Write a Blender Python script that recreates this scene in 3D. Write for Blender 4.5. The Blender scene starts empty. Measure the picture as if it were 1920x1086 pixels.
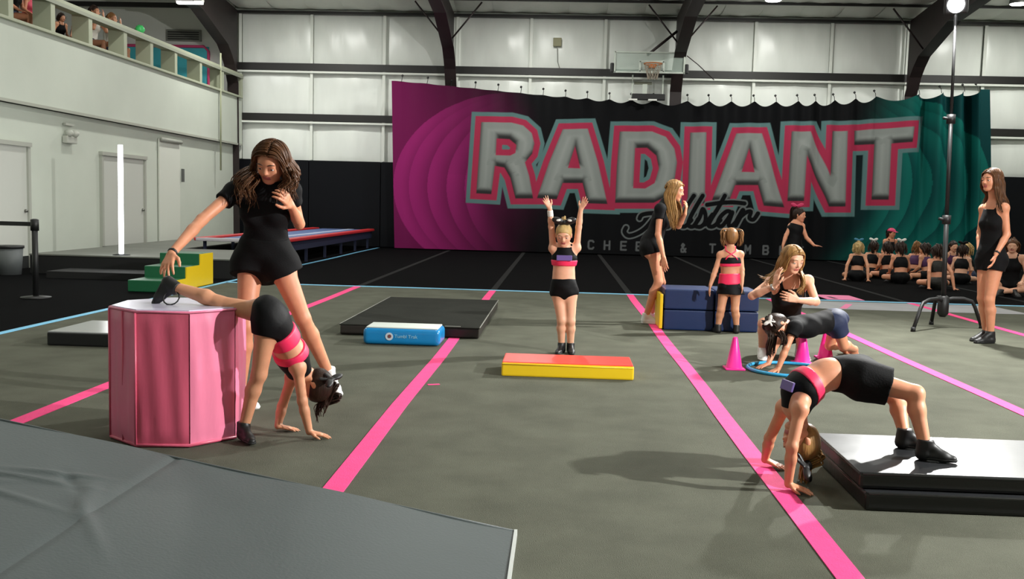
import bpy, bmesh, math, random
import numpy as np
from mathutils import Vector, Matrix

# ------------------------------------------------------------------ camera
SC = bpy.context.scene
COL = SC.collection
F_PX, PITCH, YAW, ROLL, CAM_H = 1800.0, 0.08809, -0.049, -0.02576, 1.25
_fw = Vector((math.sin(YAW)*math.cos(PITCH), math.cos(YAW)*math.cos(PITCH), -math.sin(PITCH)))
_r = Vector((math.cos(YAW), -math.sin(YAW), 0)); _u = _r.cross(_fw)
_R = math.cos(ROLL)*_r - math.sin(ROLL)*_u
_U = math.sin(ROLL)*_r + math.cos(ROLL)*_u
cam_d = bpy.data.cameras.new('camera'); cam = bpy.data.objects.new('camera', cam_d); COL.objects.link(cam)
cam_d.sensor_fit = 'HORIZONTAL'; cam_d.sensor_width = 36.0; cam_d.lens = 36.0*F_PX/1920.0
cam_d.clip_start = 0.05; cam_d.clip_end = 200
m3 = Matrix((_R, _U, -_fw)).transposed()
cam.matrix_world = Matrix.Translation((0, 0, CAM_H)) @ m3.to_4x4()
SC.camera = cam

# ------------------------------------------------------------------ exposure, world, lights
SC.view_settings.view_transform = 'Standard'; SC.view_settings.look = 'None'
SC.view_settings.gamma = 1.0; SC.view_settings.use_curve_mapping = False
SC.view_settings.exposure = 0.0
wd = bpy.data.worlds.new('hall_air'); SC.world = wd; wd.use_nodes = True
wd.node_tree.nodes['Background'].inputs[0].default_value = (0.6, 0.65, 0.6, 1)
wd.node_tree.nodes['Background'].inputs[1].default_value = 0.02
HIGHBAY_W = 71.0        # each ceiling high-bay
STAND_W = 420.0          # flood lights on stands
HIGHBAY_XY = [(x, y) for y in (-1.0, 5.0, 11.0, 17.0, 22.6) for x in (-6.5, -0.7, 5.1, 10.9)]
HIGHBAY_Z = 6.38
ROW_W = {-1.0: .05, 5.0: .3, 11.0: 1.35, 17.0: 1.0, 22.6: 2.25}     # the rows over the far end burn brighter

def hidden_light(kind, name, loc, energy, **kw):
    d = bpy.data.lights.new(name, kind); d.energy = energy
    for k, v in kw.items(): setattr(d, k, v)
    o = bpy.data.objects.new(name, d); o.location = loc; COL.objects.link(o)
    return o

# ------------------------------------------------------------------ helpers
def lin(c):
    return tuple(((v/255.0)/12.92 if v/255.0 <= 0.04045 else ((v/255.0+0.055)/1.055)**2.4) for v in c)

MATS = {}
def mat(name, rgb, rough=0.6, metal=0.0, var=0.0, vscale=8.0, bump=0.0, bscale=60.0, emit=None, estr=0.0,
        alpha=1.0, trans=0.0, sss=0.0, spec=0.5, stretch=None, coat=0.0):
    if name in MATS: return MATS[name]
    m = bpy.data.materials.new(name); m.use_nodes = True
    nt = m.node_tree; b = nt.nodes['Principled BSDF']
    c = lin(rgb) + (1,)
    b.inputs['Base Color'].default_value = c
    b.inputs['Roughness'].default_value = rough; b.inputs['Metallic'].default_value = metal
    b.inputs['Specular IOR Level'].default_value = spec
    if coat: b.inputs['Coat Weight'].default_value = coat; b.inputs['Coat Roughness'].default_value = 0.12
    if alpha < 1: b.inputs['Alpha'].default_value = alpha
    if trans: b.inputs['Transmission Weight'].default_value = trans
    if sss:
        b.inputs['Subsurface Weight'].default_value = sss
        b.inputs['Subsurface Radius'].default_value = (0.02, 0.008, 0.004); b.inputs['Subsurface Scale'].default_value = 0.6
    if emit:
        b.inputs['Emission Color'].default_value = lin(emit) + (1,); b.inputs['Emission Strength'].default_value = estr
    if var or bump:
        tc = nt.nodes.new('ShaderNodeTexCoord'); mp = nt.nodes.new('ShaderNodeMapping')
        nt.links.new(tc.outputs['Object'], mp.inputs['Vector'])
        if stretch: mp.inputs['Scale'].default_value = stretch
    if var:
        n = nt.nodes.new('ShaderNodeTexNoise'); n.inputs['Scale'].default_value = vscale; n.inputs['Detail'].default_value = 6
        nt.links.new(mp.outputs['Vector'], n.inputs['Vector'])
        r = nt.nodes.new('ShaderNodeValToRGB')
        r.color_ramp.elements[0].position = 0.3; r.color_ramp.elements[1].position = 0.7
        r.color_ramp.elements[0].color = tuple(v*(1-var) for v in c[:3]) + (1,)
        r.color_ramp.elements[1].color = tuple(min(1, v*(1+var)) for v in c[:3]) + (1,)
        nt.links.new(n.outputs['Fac'], r.inputs['Fac']); nt.links.new(r.outputs['Color'], b.inputs['Base Color'])
    if bump:
        n2 = nt.nodes.new('ShaderNodeTexNoise'); n2.inputs['Scale'].default_value = bscale; n2.inputs['Detail'].default_value = 4
        nt.links.new(mp.outputs['Vector'], n2.inputs['Vector'])
        bp = nt.nodes.new('ShaderNodeBump'); bp.inputs['Strength'].default_value = bump; bp.inputs['Distance'].default_value = 0.01
        nt.links.new(n2.outputs['Fac'], bp.inputs['Height']); nt.links.new(bp.outputs['Normal'], b.inputs['Normal'])
    MATS[name] = m
    return m

def link(name, me, m, parent=None, smooth=False):
    o = bpy.data.objects.new(name, me); COL.objects.link(o)
    for mm in (m if isinstance(m, (list, tuple)) else [m]):
        if mm is not None and len(me.materials) < 9: me.materials.append(mm)
    if smooth: me.polygons.foreach_set('use_smooth', np.ones(len(me.polygons), bool))
    if parent is not None:
        o.parent = parent
        o.matrix_parent_inverse = parent.matrix_world.inverted() if False else Matrix.Translation(-parent.location) if parent.rotation_euler.z == 0 else (Matrix.Translation(parent.location) @ Matrix.Rotation(parent.rotation_euler.z, 4, 'Z')).inverted()
    return o

def tag(o, label, cat, group=None, kind=None):
    if label: o['label'] = label
    if cat: o['category'] = cat
    if group: o['group'] = group
    if kind: o['kind'] = kind
    return o

def struct(o, label=None):
    o['kind'] = 'structure'
    if label: o['label'] = label
    return o

def thing(name, label, cat, loc=(0, 0, 0), group=None):
    o = bpy.data.objects.new(name, None); COL.objects.link(o); o.location = loc; o.empty_display_size = 0.2
    return tag(o, label, cat, group)

def pyd(verts, faces, name='m'):
    me = bpy.data.meshes.new(name); me.from_pydata([tuple(v) for v in verts], [], faces); me.update(); return me

def bm_mesh(bm, name='m'):
    me = bpy.data.meshes.new(name); bmesh.ops.recalc_face_normals(bm, faces=bm.faces); bm.to_mesh(me); bm.free(); return me

def add_box(bm, c, s, rz=0.0, bevel=0.0, seg=2, rot=None):
    M = Matrix.Translation(c) @ (rot.to_4x4() if rot is not None else Matrix.Rotation(rz, 4, 'Z')) @ Matrix.Diagonal((s[0], s[1], s[2], 1))
    r = bmesh.ops.create_cube(bm, size=1.0, matrix=M)
    if bevel:
        es = list({e for v in r['verts'] for e in v.link_edges})
        bmesh.ops.bevel(bm, geom=es, offset=bevel, segments=seg, affect='EDGES', profile=0.6)

def box(name, c, s, m, parent=None, rz=0.0, bevel=0.0, seg=2, rot=None, smooth=False):
    bm = bmesh.new(); add_box(bm, c, s, rz, bevel, seg, rot)
    return link(name, bm_mesh(bm, name), m, parent, smooth)

def frames(pts):
    out = []; prev = None
    for i, p in enumerate(pts):
        t = (pts[min(i+1, len(pts)-1)] - pts[max(i-1, 0)]).normalized()
        if prev is None:
            a = Vector((0, 0, 1)) if abs(t.z) < 0.9 else Vector((1, 0, 0))
            n = t.cross(a).normalized()
        else:
            n = prev - t*prev.dot(t)
            n = n.normalized() if n.length > 1e-6 else t.orthogonal().normalized()
        prev = n; out.append((t, n, t.cross(n).normalized()))
    return out

def add_tube(bm, pts, rad, seg=10, flat=1.0, closed=False, cap=True):
    pts = [Vector(p) for p in pts]; n = len(pts)
    rads = rad if isinstance(rad, (list, tuple)) else [rad]*n
    fr = frames(pts); rings = []
    for p, r, (t, a, b) in zip(pts, rads, fr):
        rings.append([bm.verts.new(p + a*math.cos(2*math.pi*k/seg)*r + b*math.sin(2*math.pi*k/seg)*r*flat) for k in range(seg)])
    m = n if closed else n-1
    for i in range(m):
        A, B = rings[i], rings[(i+1) % n]
        for k in range(seg):
            bm.faces.new((A[k], A[(k+1) % seg], B[(k+1) % seg], B[k]))
    if cap and not closed:
        bm.faces.new(rings[0][::-1]); bm.faces.new(rings[-1])

def tube(name, pts, rad, m, parent=None, seg=10, flat=1.0, closed=False, smooth=True):
    bm = bmesh.new(); add_tube(bm, pts, rad, seg, flat, closed)
    return link(name, bm_mesh(bm, name), m, parent, smooth)

def prism(name, poly, z0, z1, m, parent=None, axis='z', bevel=0.0):
    """poly: 2D outline extruded along an axis: z -> (x,y), x -> (y,z), y -> (x,z)"""
    bm = bmesh.new()
    def P(a, b, c): return (a, b, c) if axis == 'z' else ((c, a, b) if axis == 'x' else (a, c, b))
    lo = [bm.verts.new(P(a, b, z0)) for a, b in poly]; hi = [bm.verts.new(P(a, b, z1)) for a, b in poly]
    n = len(poly)
    bm.faces.new(lo[::-1]); bm.faces.new(hi)
    for i in range(n): bm.faces.new((lo[i], lo[(i+1) % n], hi[(i+1) % n], hi[i]))
    if bevel: bmesh.ops.bevel(bm, geom=list(bm.edges), offset=bevel, segments=2, affect='EDGES')
    return link(name, bm_mesh(bm, name), m, parent)

def lathe(name, prof, c, m, parent=None, seg=24, smooth=True):
    bm = bmesh.new(); rings = []
    for r, z in prof:
        rings.append([bm.verts.new((c[0]+r*math.cos(2*math.pi*k/seg), c[1]+r*math.sin(2*math.pi*k/seg), c[2]+z)) for k in range(seg)])
    for A, B in zip(rings, rings[1:]):
        for k in range(seg): bm.faces.new((A[k], A[(k+1) % seg], B[(k+1) % seg], B[k]))
    bm.faces.new(rings[0][::-1]); bm.faces.new(rings[-1])
    return link(name, bm_mesh(bm, name), m, parent, smooth)

def np_mesh(name, V, Q):
    me = bpy.data.meshes.new(name)
    nv, nq = len(V), len(Q); k = Q.shape[1]
    me.vertices.add(nv); me.vertices.foreach_set('co', np.ascontiguousarray(V, np.float32).ravel())
    me.loops.add(nq*k); me.loops.foreach_set('vertex_index', np.ascontiguousarray(Q, np.int32).ravel())
    me.polygons.add(nq); me.polygons.foreach_set('loop_start', np.arange(0, nq*k, k, dtype=np.int32))
    me.update(calc_edges=True); me.validate()
    return me

def grid_mesh(name, fn, nu, nv):
    """fn(u array, v array) -> (x,y,z) arrays, u and v in 0..1"""
    u, v = np.meshgrid(np.linspace(0, 1, nu+1), np.linspace(0, 1, nv+1), indexing='ij')
    x, y, z = fn(u, v)
    V = np.stack([np.broadcast_to(a, u.shape).ravel() for a in (x, y, z)], 1)
    i = np.arange((nu+1)*(nv+1)).reshape(nu+1, nv+1)
    Q = np.stack([i[:-1, :-1].ravel(), i[1:, :-1].ravel(), i[1:, 1:].ravel(), i[:-1, 1:].ravel()], 1)
    return np_mesh(name, V, Q)

def ray(x, y): return _fw + (x-960)/F_PX*_R - (y-543)/F_PX*_U
def P(x, y, Y):
    d = ray(x, y); return Vector((0, 0, CAM_H)) + d*(Y/d.y)
def FL(x, y, z=0.0):
    d = ray(x, y); return Vector((0, 0, CAM_H)) + d*((z-CAM_H)/d.z)

RND = random.Random(7)
# ================================================================== THE HALL
XL, XR, YB, YF = -8.85, 14.8, 26.0, -5.0
STR = 1.97789; STRIPE_X = [-2.93279 + k*STR for k in range(-1, 9)]
SLOPE = 0.085
EAVE = 6.2
def roof_z(y): return EAVE + (YB-y)*SLOPE

m_carpet = mat('grey_carpet', (91, 92, 81), 0.95, var=0.14, vscale=3.0, bump=0.5, bscale=260, spec=0.06)
m_black_carpet = mat('black_carpet', (10, 10, 11), 1.0, var=0.2, vscale=6, bump=0.4, bscale=200, spec=0.03)
m_pink_tape = mat('pink_tape', (244, 74, 136), 0.8, spec=.2, var=0.06, vscale=14, bump=0.2, bscale=150)
m_dark_tape = mat('dark_grey_tape', (38, 38, 38), 0.95, spec=.05)
m_blue_tape = mat('blue_edge_tape', (120, 190, 225), 0.6)
m_paint = mat('white_block_paint', (200, 206, 194), 0.7, spec=.25, var=0.05, vscale=0.7, bump=0.08, bscale=20)
m_vinyl = mat('white_insulation_vinyl', (236, 240, 234), 0.3, var=0.05, vscale=1.2, bump=0.35, bscale=3.0, stretch=(2.2, 1, 0.6))
m_tape_w = mat('white_seam_tape', (228, 232, 224), 0.4)
m_steel = mat('dark_red_primer_steel', (38, 27, 27), 0.55, var=0.2, vscale=3)
m_girt = mat('black_steel_girt', (24, 22, 21), 0.5)
m_roof = mat('roof_insulation_vinyl', (222, 226, 216), 0.4, var=0.08, vscale=1.5, bump=0.4, bscale=3)
m_pad = mat('navy_wall_pad', (10, 12, 17), 0.6, bump=0.1, bscale=30, spec=.15)
m_black = mat('black_plastic', (18, 18, 19), 0.5)
m_rail = mat('pale_green_grey_trim', (168, 173, 150), 0.55)
m_white = mat('white_paint', (225, 226, 220), 0.5)

# floor: the sprung floor is one grey carpet with a black carpet beyond and beside it
Y_BLUE = 13.89; X_BLUE = STRIPE_X[0]
floor = struct(link('floor', pyd([(X_BLUE, YF, 0), (XR, YF, 0), (XR, Y_BLUE, 0), (X_BLUE, Y_BLUE, 0),
                                   (X_BLUE, YF, -.3), (XR, YF, -.3), (XR, Y_BLUE, -.3), (X_BLUE, Y_BLUE, -.3)],
                                  [(0, 1, 2, 3), (7, 6, 5, 4), (0, 4, 5, 1), (1, 5, 6, 2), (2, 6, 7, 3), (3, 7, 4, 0)]), m_carpet))
fb = link('black_carpet', pyd([(-15, Y_BLUE, 0), (XR, Y_BLUE, 0), (XR, YB+.3, 0), (-15, YB+.3, 0), (-15, YF, 0), (X_BLUE, YF, 0), (X_BLUE, Y_BLUE, 0)],
                              [(0, 6, 1, 2, 3), (4, 5, 6, 0)]), m_black_carpet, floor)
def strip(name, pts, w, z, m, parent):
    """flat tape along a slightly wavering line, with a real thickness"""
    pts = [Vector((p[0], p[1], 0)) for p in pts]; bm = bmesh.new(); L = []
    for i, p in enumerate(pts):
        t = (pts[min(i+1, len(pts)-1)]-pts[max(0, i-1)]).normalized(); nn = Vector((t.y, -t.x, 0))
        L.append([bm.verts.new(p-nn*w/2+Vector((0, 0, z))), bm.verts.new(p+nn*w/2+Vector((0, 0, z))),
                  bm.verts.new(p+nn*w/2+Vector((0, 0, 0.0005))), bm.verts.new(p-nn*w/2+Vector((0, 0, 0.0005)))])
    for A, B in zip(L, L[1:]):
        for k in range(4): bm.faces.new((A[k], A[(k+1) % 4], B[(k+1) % 4], B[k]))
    bm.faces.new(L[0]); bm.faces.new(L[-1][::-1])
    return link(name, bm_mesh(bm, name), m, parent)
for k, x in enumerate(STRIPE_X[1:]):
    ys = np.linspace(YF+.1, Y_BLUE-.04, 22)
    strip('seam_tape', [(x+0.006*math.sin(y*1.7+k), y) for y in ys], 0.1, 0.004, m_pink_tape, floor)
    strip('seam_tape', [(x, y) for y in np.linspace(Y_BLUE+.06, YB-.5, 5)], 0.09, 0.003, m_dark_tape, floor)
strip('edge_tape', [(x, Y_BLUE+0.012*math.sin(x*2.1)) for x in np.linspace(X_BLUE, XR-.1, 40)], 0.1, 0.006, m_blue_tape, floor)
strip('edge_tape', [(X_BLUE+0.01*math.sin(y*1.3), y) for y in np.linspace(YF+.1, YB-.3, 40)], 0.07, 0.006, m_blue_tape, floor)
# small scrap of pink tape on the floor
strip('tape_scrap', [tuple(FL(802, 722)[:2]), tuple(FL(824, 721)[:2])], 0.03, 0.003, m_pink_tape, floor)

# pale grey band just inside the blue edge
m_print = mat('pale_grey_band', (150, 150, 152), 0.8, var=0.12, vscale=1.2)
strip('pale_band', [(3.2, 13.2), (4.4, 13.2), (5.6, 13.22), (6.1, 13.25)], 1.05, 0.003, m_print, floor)
m_print_p = mat('printed_pink_mark', (225, 120, 160), 0.8)
strip('printed_mark', [tuple(FL(1581, 579)[:2]), tuple(FL(1592, 571)[:2])], 0.09, 0.005, m_print_p, floor)
m_print_d = mat('printed_dark_mark', (70, 40, 58), 0.8)
a, b = FL(1538, 557), FL(1606, 559)
strip('printed_mark', [(a.x, a.y), (b.x, b.y)], 0.75, 0.0035, m_print_p, floor)
strip('printed_mark', [(a.x+.12, a.y-.1), (b.x-.35, b.y-.1)], 0.34, 0.005, m_print_d, floor)

# back wall: liner, insulation panels between girts, seam tapes, wall pads
wall_back = struct(box('wall_back', (0, YB+.32, 3.2), (31, .2, 6.9), m_paint))
SEAMS = [-8.8 + 0.99*0 + 1.0 - 0.99 + k*1.975 for k in range(0, 14)]
SEAMS = [-8.78] + [-6.83 + 1.966*k for k in range(0, 12)]
ROWS = [(2.32, 3.36), (3.55, 4.70), (4.90, EAVE-.02)]
for i in range(len(SEAMS)-1):
    for j, (z0, z1) in enumerate(ROWS):
        x0, x1 = SEAMS[i]+.012, SEAMS[i+1]-.012
        sag = RND.uniform(.05, .10); ph = RND.uniform(0, 6)
        def fn(u, v, x0=x0, x1=x1, z0=z0, z1=z1, sag=sag, ph=ph):
            bul = (np.clip(np.sin(np.pi*u), 0, 1)**.6)*(np.clip(np.sin(np.pi*v), 0, 1)**.6)*sag
            wr = 0.012*np.sin(9*u+ph)*np.sin(np.pi*v)*np.sin(np.pi*u) + .006*np.sin(23*u+5*v+ph)*np.sin(np.pi*u)
            return x0+(x1-x0)*u, YB+.12-bul-wr, z0-.06+(z1-z0+.12)*v
        link('insulation_panel', grid_mesh('insulation_panel', fn, 18, 12), m_vinyl, wall_back, True)
for i in range(len(SEAMS)):
    box('seam_tape', (SEAMS[i], YB-.02, (2.32+EAVE)/2), (.075, .03, EAVE-2.34), m_tape_w, wall_back)
for z in (3.455, 4.80):
    box('girt', (3.0, YB+.0, z), (23.7, .16, .19), m_girt, wall_back)
    box('girt_lip', (3.0, YB-.05, z-.135), (23.7, .1, .05), m_tape_w, wall_back)
box('eave_strut', (3.0, YB-.04, EAVE+.03), (23.7, .16, .07), m_girt, wall_back)
for i in range(12):
    box('wall_pad', (-8.85+1.97*(i+.5), YB-.02, 1.16), (1.955, .12, 2.3), m_pad, wall_back, bevel=.015)

# other walls, so that the hall is closed
struct(box('wall_right', (XR+.1, (YF+YB)/2, 4.6), (.2, YB-YF+1, 9.4), m_paint))
struct(box('wall_front', (0, YF-.1, 4.6), (31, .2, 9.4), m_paint))

# roof: purlins and sagging insulation between rafters; nearest bays to the back wall are the ones in view
roof = struct(link('ceiling', pyd([(-15.2, YB+.4, EAVE+.32), (XR+.2, YB+.4, EAVE+.32), (XR+.2, YF-.3, roof_z(YF)+.4), (-15.2, YF-.3, roof_z(YF)+.4),
                                   (-15.2, YB+.4, EAVE+.5), (XR+.2, YB+.4, EAVE+.5), (XR+.2, YF-.3, roof_z(YF)+.6), (-15.2, YF-.3, roof_z(YF)+.6)],
                                  [(0, 1, 2, 3), (7, 6, 5, 4), (0, 4, 5, 1), (1, 5, 6, 2), (2, 6, 7, 3), (3, 7, 4, 0)]), m_roof))
PUR = [YB-.05-1.25*k for k in range(0, 7)]
for k in range(len(PUR)-1):
    y0, y1 = PUR[k], PUR[k+1]
    for i in range(len(SEAMS)-1):
        for hb in (0, 1):
            w = (SEAMS[i+1]-SEAMS[i])/2
            x0 = SEAMS[i]+hb*w; x1 = x0+w
            ph = RND.uniform(0, 6)
            def fn(u, v, x0=x0, x1=x1, y0=y0, y1=y1, ph=ph):
                y = y0+(y1-y0)*v
                return x0+(x1-x0)*u, y, EAVE+(YB-y)*SLOPE+.12-.10*np.sin(np.pi*v)*(.55+.45*np.sin(np.pi*u))-.008*np.sin(11*u+ph)
            link('insulation_panel', grid_mesh('roof_panel', fn, 8, 8), m_roof, roof, True)
for y in PUR[1:]:
    box('purlin', (3.0, y, roof_z(y)+.085), (23.6, .05, .06), m_girt, roof)

# steel frames: tapered column, haunch and rafter (web + flange), braces
COLX = [XL+.02, -3.0, 2.88, 8.88]
for i, x in enumerate(COLX):
    fr = thing('steel_frame', ['dark steel frame rising in the corner beside the balcony end',
                               'dark steel column and rafter just right of the banner top left corner',
                               'dark steel column and rafter behind the basketball backboard',
                               'dark steel column with wide haunch near the teal end of the banner'][i], 'steel column', (x, YB-.3, 0), 'steel frames along the back wall')
    knee_y, knee_z = YB-1.25, 5.2
    inner = [(YB-.34, 0), (YB-.46, 4.3), (YB-.72, 4.75), (YB-.95, 4.98), (knee_y, knee_z), (YB-3.0, roof_z(YB-3)-.72), (8.0, roof_z(8)-.55), (YF+.2, roof_z(YF)-.8)]
    outer = [(YF+.2, roof_z(YF)+.2), (8.0, roof_z(8)+.1), (YB-.16, EAVE+.05), (YB-.16, 0)]
    prism('web', inner+outer, x-.012, x+.012, m_steel, fr, 'x')
    bm = bmesh.new(); hw = .15
    L = [[bm.verts.new((x+sx, y+dy, z-dz)) for sx, dy, dz in ((-hw, 0, 0), (hw, 0, 0), (hw, -.02, .02), (-hw, -.02, .02))] for y, z in inner]
    for A, B in zip(L, L[1:]):
        for k in range(4): bm.faces.new((A[k], A[(k+1) % 4], B[(k+1) % 4], B[k]))
    bm.faces.new(L[0]); bm.faces.new(L[-1])
    link('flange', bm_mesh(bm), m_steel, fr)
    if i:
        for s in (-1, 1):
            if i == 3 and s == 1: continue
            tube('brace', [(x+s*.05, YB-1.3, 5.35), (x+s*.85, YB-1.35, roof_z(YB-1.35)+.0)], .022, m_steel, fr, 6)

# junction box on the insulation with its cable
jb = thing('junction_box', 'small beige junction box on the white insulated wall above banner', 'junction box', P(1045, 79, YB-.05))
c = P(1045, 79, YB-.05)
box('cover', c, (.22, .09, .22), mat('beige_box', (150, 148, 116), .6), jb, bevel=.01)
tube('cable', [c+Vector((0, 0, -.1)), c+Vector((.02, .03, -.5)), c+Vector((.12, .04, -.78))], .012, mat('grey_cable', (150, 152, 145), .6), jb, 6)

# ------------------------------------------------------------------ left wall with balcony
wall_left = struct(box('wall_left', (XL-.15, (11.0+YB)/2-.0, 1.33), (.3, YB-11.0, 2.66), m_paint))
wl2 = struct(box('wall_balcony', (XL, (YF+YB)/2, 3.31), (.26, YB-YF-.1, 1.22), m_paint))
struct(box('wall_left_front', (XL-.15, (YF+11)/2, 1.33), (.3, 11-YF, 2.66), m_paint))
box('soffit_shade_strip', (XL+.135, (YF+YB)/2, 2.68), (.03, YB-YF-.2, .05), mat('soffit_shade_grey', (170, 172, 160), .7), wl2)  # darker strip puts the shade under the overhang into the colour
# railing of boxed openings
XRL = XL+.13
posts = [12.3, 13.6, 14.87, 16.12, 17.42, 18.83, 20.05, 21.32, 22.81, 24.3, 25.75]
rail = thing('balcony_railing', 'pale green boxed railing with open bays along the balcony', 'railing', (XRL, 14, 3.92))
box('top_rail', (XRL-.1, 13.5, 4.52), (.34, 24.6, .07), m_rail, rail, bevel=.008)
box('sill', (XRL-.1, 13.5, 3.94), (.34, 24.6, .05), m_rail, rail, bevel=.008)
box('top_rail_edge', (XRL+.075, 13.5, 4.46), (.02, 24.6, .06), mat('rail_edge_grey', (150, 154, 138), .6), rail)
for y in posts:
    box('post', (XRL-.1, y, 4.225), (.32, .14, .53), m_rail, rail, bevel=.006)
# balcony interior
struct(box('floor_balcony', (-11.9, 10.5, 3.3), (6.0, 31, .16), mat('balcony_floor', (120, 118, 112), .8)))
struct(box('wall_balcony_end', (-11.95, YB-.06, 5.2), (6.0, .12, 3.6), m_white))
struct(box('wall_far_left', (-14.95, 10.5, 3.2), (.2, 31.5, 7.5), m_white))
for i, y in enumerate((25.0, 22.6, 20.2)):
    box('ceiling_beam', (-11.9, y, roof_z(y)-.10), (5.9, .08, .12), m_girt, roof)
# framed teal board
tb = thing('framed_board', 'teal poster board with pink frame on the balcony end wall', 'poster', (-10.7, YB-.14, 3.5))
m_teal = mat('teal_poster', (70, 178, 190), .5, var=.12, vscale=2.5)
m_pinkf = mat('pink_frame', (214, 70, 120), .5)
x0, x1, zt = -12.0, -9.6, 5.27
box('backing', ((x0+x1)/2, YB-.15, (3.45+zt)/2), (x1-x0, .04, zt-3.45), m_teal, tb)
tube('frame', [(x0, YB-.18, 3.45), (x0, YB-.18, zt-.12), (x0+.12, YB-.18, zt), (x1-.12, YB-.18, zt), (x1, YB-.18, zt-.12), (x1, YB-.18, 3.45)], .04, m_pinkf, tb, 8)
def disc_y(name, c, r, th, m, parent, seg=24):
    return prism(name, [(c[0]+r*math.cos(2*math.pi*k/seg), c[2]+r*math.sin(2*math.pi*k/seg)) for k in range(seg)], c[1]-th, c[1], m, parent, 'y')
for cx, cz in ((-11.35, 4.35), (-10.75, 4.15)):
    disc_y('printed_eye', (cx, YB-.17, cz), .26, .006, mat('dark_teal_print', (40, 70, 85), .5), tb)
    disc_y('printed_eye', (cx, YB-.176, cz), .1, .006, mat('pink_print', (190, 90, 120), .5), tb)
# vent above the board
vg = thing('wall_vent', 'grey louvred vent above the teal board on the balcony wall', 'vent', (-10.2, YB-.14, 5.4))
box('frame', (-10.28, YB-.16, 5.56), (.95, .06, .3), mat('vent_grey', (130, 132, 124), .5), vg)
for k in range(4): box('slat', (-10.28, YB-.2, 5.46+k*.06), (.85, .03, .025), m_girt, vg)
# fluorescent batten in the balcony
fx = thing('batten_light', 'glowing white batten light under the balcony ceiling', 'light', P(356, 5, 22.5))
c = P(356, 5, 22.5)
box('housing', c+Vector((0, 0, .05)), (.62, .16, .05), m_white, fx)
box('diffuser', c, (.6, .13, .06), mat('lit_diffuser', (255, 255, 250), .5, emit=(255, 255, 248), estr=9), fx, bevel=.015)
hidden_light('AREA', 'batten_lamp', c+Vector((0, 0, -.06)), 60, size=.6)
# thin pipe on the balcony face
pp = P(410, 100, 24.2)
tube('conduit_pipe', [(XL+.2, 24.1, 1.93), (XL+.2, 24.1, 4.85)], .022, mat('green_grey_pipe', (158, 162, 134), .5))
tag(bpy.data.objects['conduit_pipe'], 'thin pale green pipe running down the balcony face near the corner', 'pipe')

# doors in the left wall
m_door = mat('grey_white_door', (198, 200, 192), .55)
m_frame = mat('door_frame_grey', (172, 174, 164), .55)
def door(n, y0, y1, h, label):
    d = struct(box('door_%d' % n, (XL-.0, (y0+y1)/2, h/2), (.05, y1-y0, h), m_door), label)
    for y in (y0, y1): box('door_frame', (XL+.02, y, h/2), (.08, .07, h), m_frame, d)
    box('door_frame', (XL+.03, (y0+y1)/2, h+.03), (.1, y1-y0+.1, .07), m_frame, d)
    lathe('door_knob', [(.0, 0), (.03, .0), (.035, .03), (.02, .05)], (XL+.04, y1-.1, .92), mat('knob_steel', (130, 130, 124), .35, .8), d)
door(1, 14.5, 15.55, 2.0, 'pale grey steel door at the left edge')
door(2, 18.1, 20.0, 2.0, 'pale grey double door behind the glowing tube')
# recessed alcove: darker lintel wedge and side
al = struct(box('trim_1', (XL+.03, 21.3, 1.25), (.03, 1.15, 2.5), mat('alcove_paint', (214, 217, 206), .6)), 'recessed pale wall panel right of the double door')
tube('soffit_wedge', [(XL+.09, 20.75, 2.48), (XL+.09, 21.85, 2.48)], .05, m_frame, al, 4)
box('light_switch', (XL+.08, 21.95, 1.73), (.03, .12, .3), mat('switch_grey', (92, 96, 92), .5)); tag(bpy.data.objects['light_switch'], 'grey switch plate on the left wall beside the recess', 'switch')
# emergency light / horn on the wall
em = thing('emergency_light', 'white twin head emergency light high on the left wall', 'light', (XL+.05, 16.87, 2.2))
box('body', (XL+.06, 16.87, 2.2), (.1, .36, .13), mat('fixture_grey', (186, 188, 178), .5), em, bevel=.02)
for dy in (-.1, .1):
    lathe('lamp_head', [(.03, -.02), (.07, .02), (.075, .07), (.03, .1)], (XL+.1, 16.87+dy, 2.27), mat('fixture_grey', (0, 0, 0)), em)
box('mount_plate', (XL+.04, 16.87, 2.47), (.05, .3, .04), m_frame, em)
struct(box('baseboard_left', (XL+.02, 18.5, .1), (.03, 14.8, .2), mat('dark_baseboard', (40, 42, 42), .6)))
# ================================================================== LIGHT FIXTURES
m_lens = mat('highbay_lens', (255, 255, 255), .4, emit=(255, 255, 248), estr=14)
m_alu = mat('grey_aluminium', (120, 122, 120), .4, .6)
for k, (x, y) in enumerate(HIGHBAY_XY + [(4.94, 23.9), (10.7, 23.9)]):
    vis = k >= len(HIGHBAY_XY)
    z = 6.33 if vis else min(HIGHBAY_Z, roof_z(y)-.16)
    lab = ('round high-bay ceiling light at the top edge above the black banner' if (vis and x < 8) else
           'round high-bay ceiling light at the top right corner' if vis else 'round high-bay ceiling light hanging under the roof out of frame')
    hb = thing('highbay_light', lab, 'ceiling light', (x, y, z), 'high-bay ceiling lights')
    lathe('housing', [(.05, .15), (.08, .15), (.12, .1), (.2, .06), (.21, 0), (.2, -.015)], (x, y, z), m_alu, hb)
    lathe('lens', [(.19, -.02), (.17, -.035)], (x, y, z), m_lens, hb)
    tube('cord', [(x, y, z+.14), (x, y, roof_z(y)+.1)], .012, m_black, hb, 6)
    if y > 10 and not vis: hidden_light('POINT', 'highbay_uplight', (x, y, z-.3), HIGHBAY_W*.34, shadow_soft_size=.15, color=(1.0, 1.0, .94))
    L = hidden_light('AREA', 'highbay_lamp', (x, y, z-.05), HIGHBAY_W*(.35 if vis else ROW_W[y]), shape='DISK', size=.36, color=(1.0, 1.0, .94))

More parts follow.
